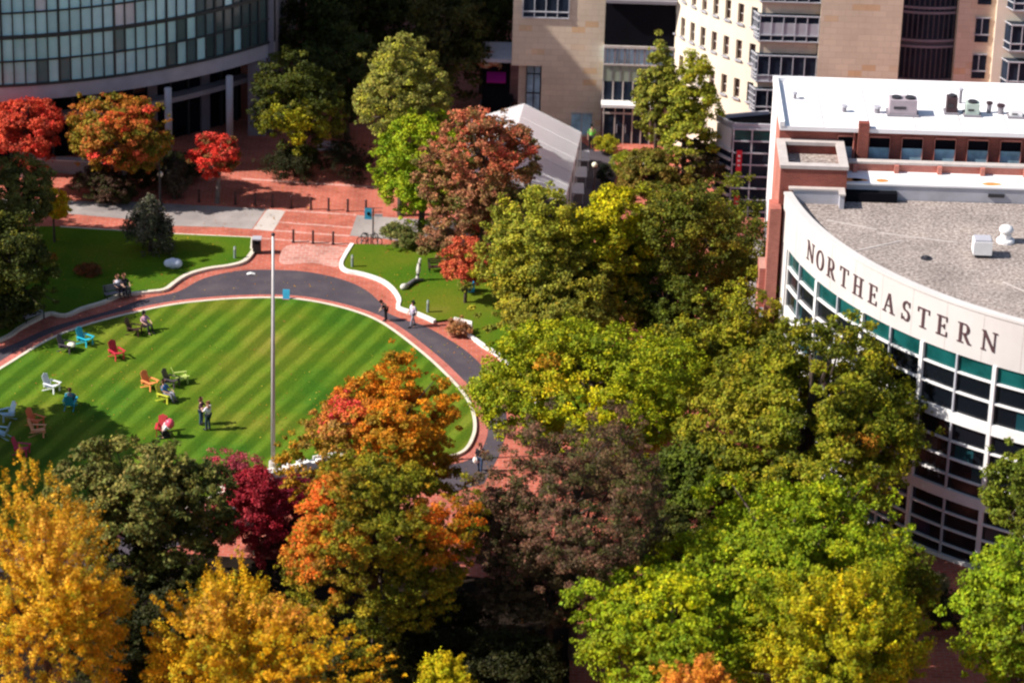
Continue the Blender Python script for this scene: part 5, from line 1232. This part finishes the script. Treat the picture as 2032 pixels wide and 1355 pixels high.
bench('pale bench in the shaded plaza by the linden', xy(650, 309), math.radians(5), 'lightgrey')
# bollards
M['bollard'] = plain('dark_maroon_bollard', (.05, .018, .02), .5, .2, 3)
b0 = thing('bollard', 'dark bollard left of three in the near row by the flagpole top', 'bollard', (*xy(582, 481), 0), 'bollards across the plaza')
x, y, _ = b0.location
m = MB(); m.tube([(x, y, 0), (x, y, .82)], [.075, .07], 12); link('post', m, 'bollard', b0); m = MB(); m.tube([(x, y, .82), (x, y, .86), (x, y, .9)], [.09, .085, .03], 12); link('cap', m, 'bollard', b0); m = MB(); m.tube([(x, y, 0), (x, y, .04)], [.13, .12], 12); link('base_ring', m, 'bollard', b0)
BL = [((621, 483), 'dark bollard in the middle of the near row of three'), ((661, 485), 'dark bollard right of three in the near row'), ((617, 416), 'dark bollard in the far row at the tip of the tree shadow'),
      ((652, 418), 'dark bollard in the far row, second from the blue sign'), ((690, 420), 'dark bollard in the far row, next to the blue sign'), ((726, 422), 'dark bollard in the far row behind the blue sign'),
      ((578, 413), 'dark bollard in the far row in the tree shadow, nearest the sunny bricks'), ((541, 411), 'dark bollard in the far row in the middle of the tree shadow'), ((506, 408), 'dark bollard in the far row right of the small red tree'), ((467, 406), 'dark bollard in the far row just right of the small red tree trunk'), ((395, 401), 'dark bollard left of the small red tree trunk')]
for p, l in BL: copytree(b0, (*xy(*p), 0), None, l)
# path lights
M['postgrey'] = plain('grey_green_post', (.22, .27, .25), .6, .15, 3)
q0 = thing('path_light', 'short grey-green light post at the left tip of the sunny lawn', 'light post', (*xy(699, 529, .14), .14), 'short light posts on the lawns'); x, y, z = q0.location
m = MB(); m.tube([(x, y, z), (x, y, z+.62)], [.085, .085], 12); link('post', m, 'postgrey', q0); m = MB(); m.tube([(x, y, z+.62), (x, y, z+.70)], [.06, .06], 12); link('lens', m, 'lampglobe', q0); m = MB(); m.tube([(x, y, z+.70), (x, y, z+.80)], [.1, .04], 12); link('cap', m, 'postgrey', q0)
copytree(q0, (*xy(849, 619, .14), .14), None, 'short grey post near the walker in white')
copytree(q0, (*xy(466, 512, .14), .14), None, 'short grey post on the shaded lawn left of the dark litter bin')
# litter bins
def bin_(label, px, py, z0, body, lid, w, d, h):
    x, y = xy(px, py, z0); t = thing('litter_bin', label, 'bin', (x, y, z0))
    m = MB(); m.box(x-w/2, x+w/2, y-d/2, y+d/2, z0+.04, z0+h); link('body', m, body, t)
    m = MB(); m.box(x-w/2-.04, x+w/2+.04, y-d/2-.04, y+d/2+.04, z0+h, z0+h+.08); link('lid', m, lid, t)
    m = MB(); m.box(x-w*.3, x+w*.3, y-d/2-.02, y-d/2-.003, z0+h*.72, z0+h*.88); link('opening', m, 'navy', t)
    m = MB(); m.box(x-w/2+.03, x+w/2-.03, y-d/2+.03, y+d/2-.03, z0, z0+.04); link('foot', m, 'navy', t)
M['bluebin'] = plain('blue_bin_plastic', (.02, .26, .50), .5, .15, 3)
bin_('tall black litter bin with a grey lid at the lawn corner', 510, 502, 0, 'black', 'lightgrey', .5, .5, .98)
bin_('dark litter bin left of the blue recycling bin', 919, 577, .14, 'black', 'darkmetal', .3, .4, .7)
bin_('blue recycling bin under the small orange-red tree', 933, 578, .14, 'bluebin', 'bluebin', .55, .45, .62)
# sandwich board
M['skyblue'] = plain('sky_blue_board', (.05, .38, .60), .5, .1, 3)
x, y = xy(568, 596); t = thing('sandwich_board', 'small light blue sandwich board with a red foot on the asphalt', 'sign board', (x, y, .006))
m = MB(); m.hexa([(x-.21, y-.18, .16), (x+.21, y-.18, .16), (x+.21, y-.15, .16), (x-.21, y-.15, .16), (x-.21, y-.02, .72), (x+.21, y-.02, .72), (x+.21, y+.01, .72), (x-.21, y+.01, .72)]); link('front_panel', m, 'skyblue', t)
m = MB(); m.hexa([(x-.21, y+.15, .03), (x+.21, y+.15, .03), (x+.21, y+.18, .03), (x-.21, y+.18, .03), (x-.21, y+.012, .72), (x+.21, y+.012, .72), (x+.21, y+.04, .72), (x-.21, y+.04, .72)]); link('rear_panel', m, 'skyblue', t)
m = MB(); m.box(x-.22, x+.22, y-.21, y-.1, .01, .16); link('foot', m, 'red', t)
# flagpole
fx, fy = xy(542, 931); t = thing('flagpole', 'tall slender pale flagpole rising beside the white stone wall', 'flagpole', (fx, fy, 0))
m = MB(); m.tube([(fx, fy, 0), (fx, fy, 7), (fx, fy, 14.1)], [.125, .105, .07], 14); link('pole', m, 'pole', t, smooth=True)
m = MB(); m.tube([(fx, fy, 0), (fx, fy, .5)], [.26, .24], 14); link('base_collar', m, 'coping', t)
m = MB(); m.ball((fx, fy, 14.2), .11, 12, 8); link('finial', m, 'darkmetal', t, smooth=True)
m = MB(); m.tube([(fx-.13, fy, .9), (fx-.1, fy, 13.9)], [.012, .012], 5); link('halyard', m, 'darkmetal', t)
# globe street lamps
def lamp(label, px, py, h):
    x, y = xy(px, py); t = thing('street_lamp', label, 'street lamp', (x, y, 0), 'globe lamps')
    m = MB(); m.tube([(x, y, 0), (x, y, .4), (x, y, h)], [.13, .07, .05], 10); link('post', m, 'darkmetal', t)
    m = MB(); m.ball((x, y, h+.2), .19, 14, 8); link('globe', m, 'lampglobe', t, smooth=True)
    m = MB(); m.tube([(x, y, h-.05), (x, y, h+.05)], [.1, .14], 10); link('collar', m, 'darkmetal', t)
lamp('tall globe lamp beside the mottled maple', 317, 412, 4.0)
lamp('shorter globe lamp in front of the dark hedge mound', 319, 408, 2.0)
lamp('globe lamp among the bushes left of the stone planter', 1177, 400, 2.4)
# banner lamp post and bicycle rack
x, y = xy(740, 474); t = thing('banner_post', 'thin dark post carrying a blue banner and a white one', 'sign post', (x, y, 0))
m = MB(); m.tube([(x, y, 0), (x, y, 2.1)], [.05, .045], 10); link('post', m, 'darkmetal', t)
m = MB(); m.box(x-.55, x-.08, y-.03, y, 1.35, 2.12); bn = link('blue_banner', m, 'skyblue', t); m = MB(); m.ball((x-.30, y-.035, 1.75), .12, 10, 6, 1.0); link('banner_emblem', m, 'navy', bn, origin=t.location)
m = MB(); m.box(x+.08, x+.6, y-.03, y, 1.55, 1.75); link('white_banner', m, 'lightgrey', t)
m = MB(); m.box(x-.58, x+.62, y-.02, y+.01, 2.13, 2.16); link('banner_arm', m, 'darkmetal', t)
x, y = xy(730, 488); t = thing('bike_rack', 'dark metal bicycle rack at the head of the sunny lawn', 'bike rack', (x, y, 0))
for k in range(2):
    m = MB(); xx = x-.42+.62*k; m.tube([(xx, y+.1, 0), (xx, y+.1, .7), (xx+.12, y+.1, .84), (xx+.3, y+.1, .84), (xx+.42, y+.1, .7), (xx+.42, y+.1, 0)], [.035]*6, 8); link('hoop', m, 'darkmetal', t)
t = thing('bicycle', 'black bicycle leaning at the rack by the sunny lawn', 'bicycle', (x, y, 0))
for sx in (-.5, .5):
    m = MB(); m.tube([(x+.1+sx+.31*math.cos(a), y-.05, .33+.31*math.sin(a)) for a in np.linspace(0, 2*PI, 19)], [.03]*19, 6, cap=False); w_ = link('wheel', m, 'black', t)
    m = MB()
    for k in range(6): a = k*PI/6; m.tube([(x+.1+sx+.3*math.cos(a), y-.05, .33+.3*math.sin(a)), (x+.1+sx-.3*math.cos(a), y-.05, .33-.3*math.sin(a))], [.006, .006], 4)
    link('spokes', m, 'alu', w_, origin=t.location)
m = MB()
for a, b in (((-.5, .33), (-.12, .36)), ((-.12, .36), (-.22, .82)), ((-.5, .33), (-.19, .7)), ((-.12, .36), (.34, .78)), ((-.2, .72), (.33, .86)), ((.32, .92), (.5, .33))): m.tube([(x+.1+a[0], y-.05, a[1]), (x+.1+b[0], y-.05, b[1])], [.022, .022], 6)
link('frame', m, 'black', t); m = MB(); m.rbox((x+.1-.24, y-.05, .86), Matrix.Identity(3), (.13, .07, .03)); link('saddle', m, 'black', t); m = MB(); m.tube([(x+.42, y-.32, .96), (x+.42, y+.22, .96)], [.02, .02], 6); link('handlebar', m, 'black', t)
# sculpture
M['marble'] = plain('pale_weathered_stone', (.62, .58, .52), .8, .3, 6); M['darkst'] = plain('dark_stone', (.12, .11, .12), .8, .3, 6)
x, y = xy(828, 556, .14); t = thing('stone_sculpture', 'upright stacked stone sculpture on the sunny lawn', 'sculpture', (x, y, .14))
segs = [(0, .0, .30, .13, 'marble'), (.02, .28, .36, .10, 'darkst'), (.06, .5, .62, .15, 'marble'), (.10, .92, .30, .11, 'darkst'), (.13, 1.14, .34, .10, 'marble')]
for dx, z0, h_, r_, mt in segs:
    m = MB(); m.tube([(x+dx, y, .14+z0), (x+dx+.01, y, .14+z0+h_*.35), (x+dx+.03, y, .14+z0+h_)], [r_*.8, r_, r_*.7], 10); link('stone_block', m, mt, t)
x, y = xy(815, 566, .14); t = thing('stone_sculpture', 'long tapering stone lying on the sunny lawn', 'sculpture', (x, y, .14))
p = [xy(841, 558, .14), xy(822, 561, .14), xy(808, 570, .14), xy(800, 574, .14)]
m = MB(); m.tube([(*p[0], .25), (*p[1], .30), (*p[2], .27)], [.07, .13, .14], 10); link('stone_shaft', m, 'darkst', t, smooth=True); m = MB(); m.tube([(*p[2], .27), (*p[3], .3), (p[3][0]-.12, p[3][1]-.1, .3)], [.15, .2, .12], 10); link('stone_head', m, 'marble', t, smooth=True)
# stone planter near the tower
a, b, c, d = xy(1263, 307, .6), xy(1307, 331, .6), xy(1293, 348, .6), xy(1250, 338, .6)
t = thing('stone_planter', 'pale pink stone slab wall among the bushes before the cream hall', 'planter', ((a[0]+c[0])/2, (a[1]+c[1])/2, 0))
m = MB(); m.prism([a, b, c, d], 0, .5); link('body', m, 'brick_worn', t); m = MB(); cx_, cy_ = (a[0]+c[0])/2, (a[1]+c[1])/2; m.prism([(cx_+(q[0]-cx_)*1.05, cy_+(q[1]-cy_)*1.05) for q in (a, b, c, d)], .5, .6); link('coping', m, 'concrete_pale', t)
# kiosk canopy with magenta awning left of the tower
x, y = -1.3, 227.0; t = thing('cafe_kiosk', 'dark kiosk with flat grey roof and magenta awning left of the sandstone tower', 'kiosk', (x, y, 0)); M['magenta'] = plain('magenta_awning', (.30, .0, .16), .7, .1, 3)
m = MB(); m.box(x-1.3, x+.6, y+.6, y+3, 0, 5.0); link('body', m, 'navy', t); m = MB(); m.box(x-1.4, x+.66, y-.4, y+3, 5.0, 5.25); link('roof', m, 'lightgrey', t)
m = MB(); m.hexa([(x-1.0, y-.1, 3.4), (x+.3, y-.1, 3.4), (x+.3, y+.58, 3.7), (x-1.0, y+.58, 3.7), (x-1.0, y-.1, 3.5), (x+.3, y-.1, 3.5), (x+.3, y+.58, 3.95), (x-1.0, y+.58, 3.95)]); link('awning', m, 'magenta', t)
T('flower_tree', 'orange-pink flowering tree top by the kiosk roof', 972, 122, 42, 34, [(.65, .28, .16), (.60, .16, .07), (.8, .6, .42)], seed=90, clear=4.0, cr=.25, leaf=.09, trunk=.06)
T('flower_tree', 'pale lilac bush by the kiosk foot in the shade', 985, 205, 60, 36, [(.25, .25, .32), (.12, .12, .14)], seed=91, clear=.3, cr=.25, leaf=.08, trunk=.05)

# fallen leaves over lawns and paving
rg = np.random.default_rng(99); pts = []; cl = []
pal = np.array([(.62, .34, .02), (.55, .20, .03), (.40, .14, .04), (.55, .46, .05), (.30, .16, .06)])
def scatter(px, py, sx, sy, n, z, pw):
    for _ in range(int(n*.45)):
        q = xy(px+rg.normal()*sx, py+rg.normal()*sy); pts.append((q[0], q[1], z+.012+rg.random()*.01)); cl.append(pal[rg.choice(5, p=pw)])
for a in ((420, 760, 200, 70, 500, .16, (.2, .1, .1, .4, .2)), (600, 870, 60, 40, 260, .16, (.4, .3, .1, .1, .1)), (820, 560, 60, 40, 300, .15, (.1, .4, .3, .1, .1)), (300, 540, 120, 40, 500, .15, (.2, .3, .2, .1, .2)), (170, 530, 30, 15, 200, .15, (.1, .5, .3, 0, .1)),
          (450, 430, 180, 25, 500, .01, (.1, .3, .3, .1, .2)), (620, 400, 80, 25, 300, .01, (.1, .3, .3, .1, .2)), (620, 570, 180, 18, 220, .012, (.2, .2, .2, .2, .2)), (920, 700, 60, 50, 300, .02, (.3, .2, .1, .3, .1)), (960, 960, 60, 40, 400, .02, (.3, .3, .2, .1, .1)), (1100, 1130, 120, 60, 900, .02, (.2, .3, .3, .1, .1)), (1890, 1300, 40, 40, 200, .02, (.3, .3, .2, .1, .1)), (120, 800, 90, 80, 300, .16, (.2, .2, .1, .4, .1))):
    scatter(*a)
pts = np.array(pts); cl = np.array(cl); nn_ = np.stack([rg.normal(size=len(pts))*.25, rg.normal(size=len(pts))*.25, np.ones(len(pts))], 1); nn_ /= np.linalg.norm(nn_, axis=1)[:, None]
me = leaf_mesh('fallen_leaves', pts, nn_, rg.uniform(.03, .065, len(pts)), cl*rg.uniform(.5, 1.0, (len(pts), 1)), rg)
fo = bpy.data.objects.new('fallen_leaves', me); COL.objects.link(fo); tag(fo, 'scattered orange, brown and yellow fallen leaves on lawns and paving', 'fallen leaves', kind='stuff')
# ------------------------------------------------------------------ light, sky, camera
EL = math.radians(41); AZ = math.radians(10.5)
sd = Vector((-math.cos(AZ)*math.cos(EL), -math.sin(AZ)*math.cos(EL), math.sin(EL)))
ld = bpy.data.lights.new('sun', 'SUN'); ld.energy = 5.0; ld.angle = math.radians(.53); ld.color = (1.0, .945, .87)
lo_ = bpy.data.objects.new('sun', ld); COL.objects.link(lo_); lo_.rotation_euler = (-sd).to_track_quat('-Z', 'Y').to_euler(); lo_.location = (-60, 150, 120)
w = bpy.data.worlds.new('World'); SC.world = w; w.use_nodes = True; nt = w.node_tree
bg_ = nt.nodes['Background']; sk = nt.nodes.new('ShaderNodeTexSky'); sk.sky_type = 'NISHITA'; sk.sun_disc = False
sk.sun_elevation = EL; sk.sun_rotation = math.atan2(sd.x, sd.y); sk.altitude = 50
nt.links.new(sk.outputs[0], bg_.inputs[0]); bg_.inputs[1].default_value = .085
cam = bpy.data.cameras.new('camera'); co = bpy.data.objects.new('camera', cam); COL.objects.link(co); SC.camera = co
co.location = (0, 0, CH); Mx = Matrix(((Rv[0], Uv[0], -Fv[0]), (Rv[1], Uv[1], -Fv[1]), (Rv[2], Uv[2], -Fv[2]))); co.rotation_euler = Mx.to_euler()
cam.sensor_width = 36; cam.lens = FPX/PW*36; cam.clip_start = 1; cam.clip_end = 3000
cam.dof.use_dof = True; cam.dof.focus_distance = 200; cam.dof.aperture_fstop = cam.lens/1000/.44
SC.view_settings.view_transform = 'Standard'; SC.view_settings.look = 'None'; SC.view_settings.exposure = 0.6; SC.view_settings.gamma = 1
SC.render.engine = 'CYCLES'; SC.cycles.filter_width = 2.3; SC.cycles.use_denoising = True
SC.cycles.max_bounces = 6; SC.cycles.diffuse_bounces = 3; SC.cycles.transmission_bounces = 3; SC.cycles.transparent_max_bounces = 4
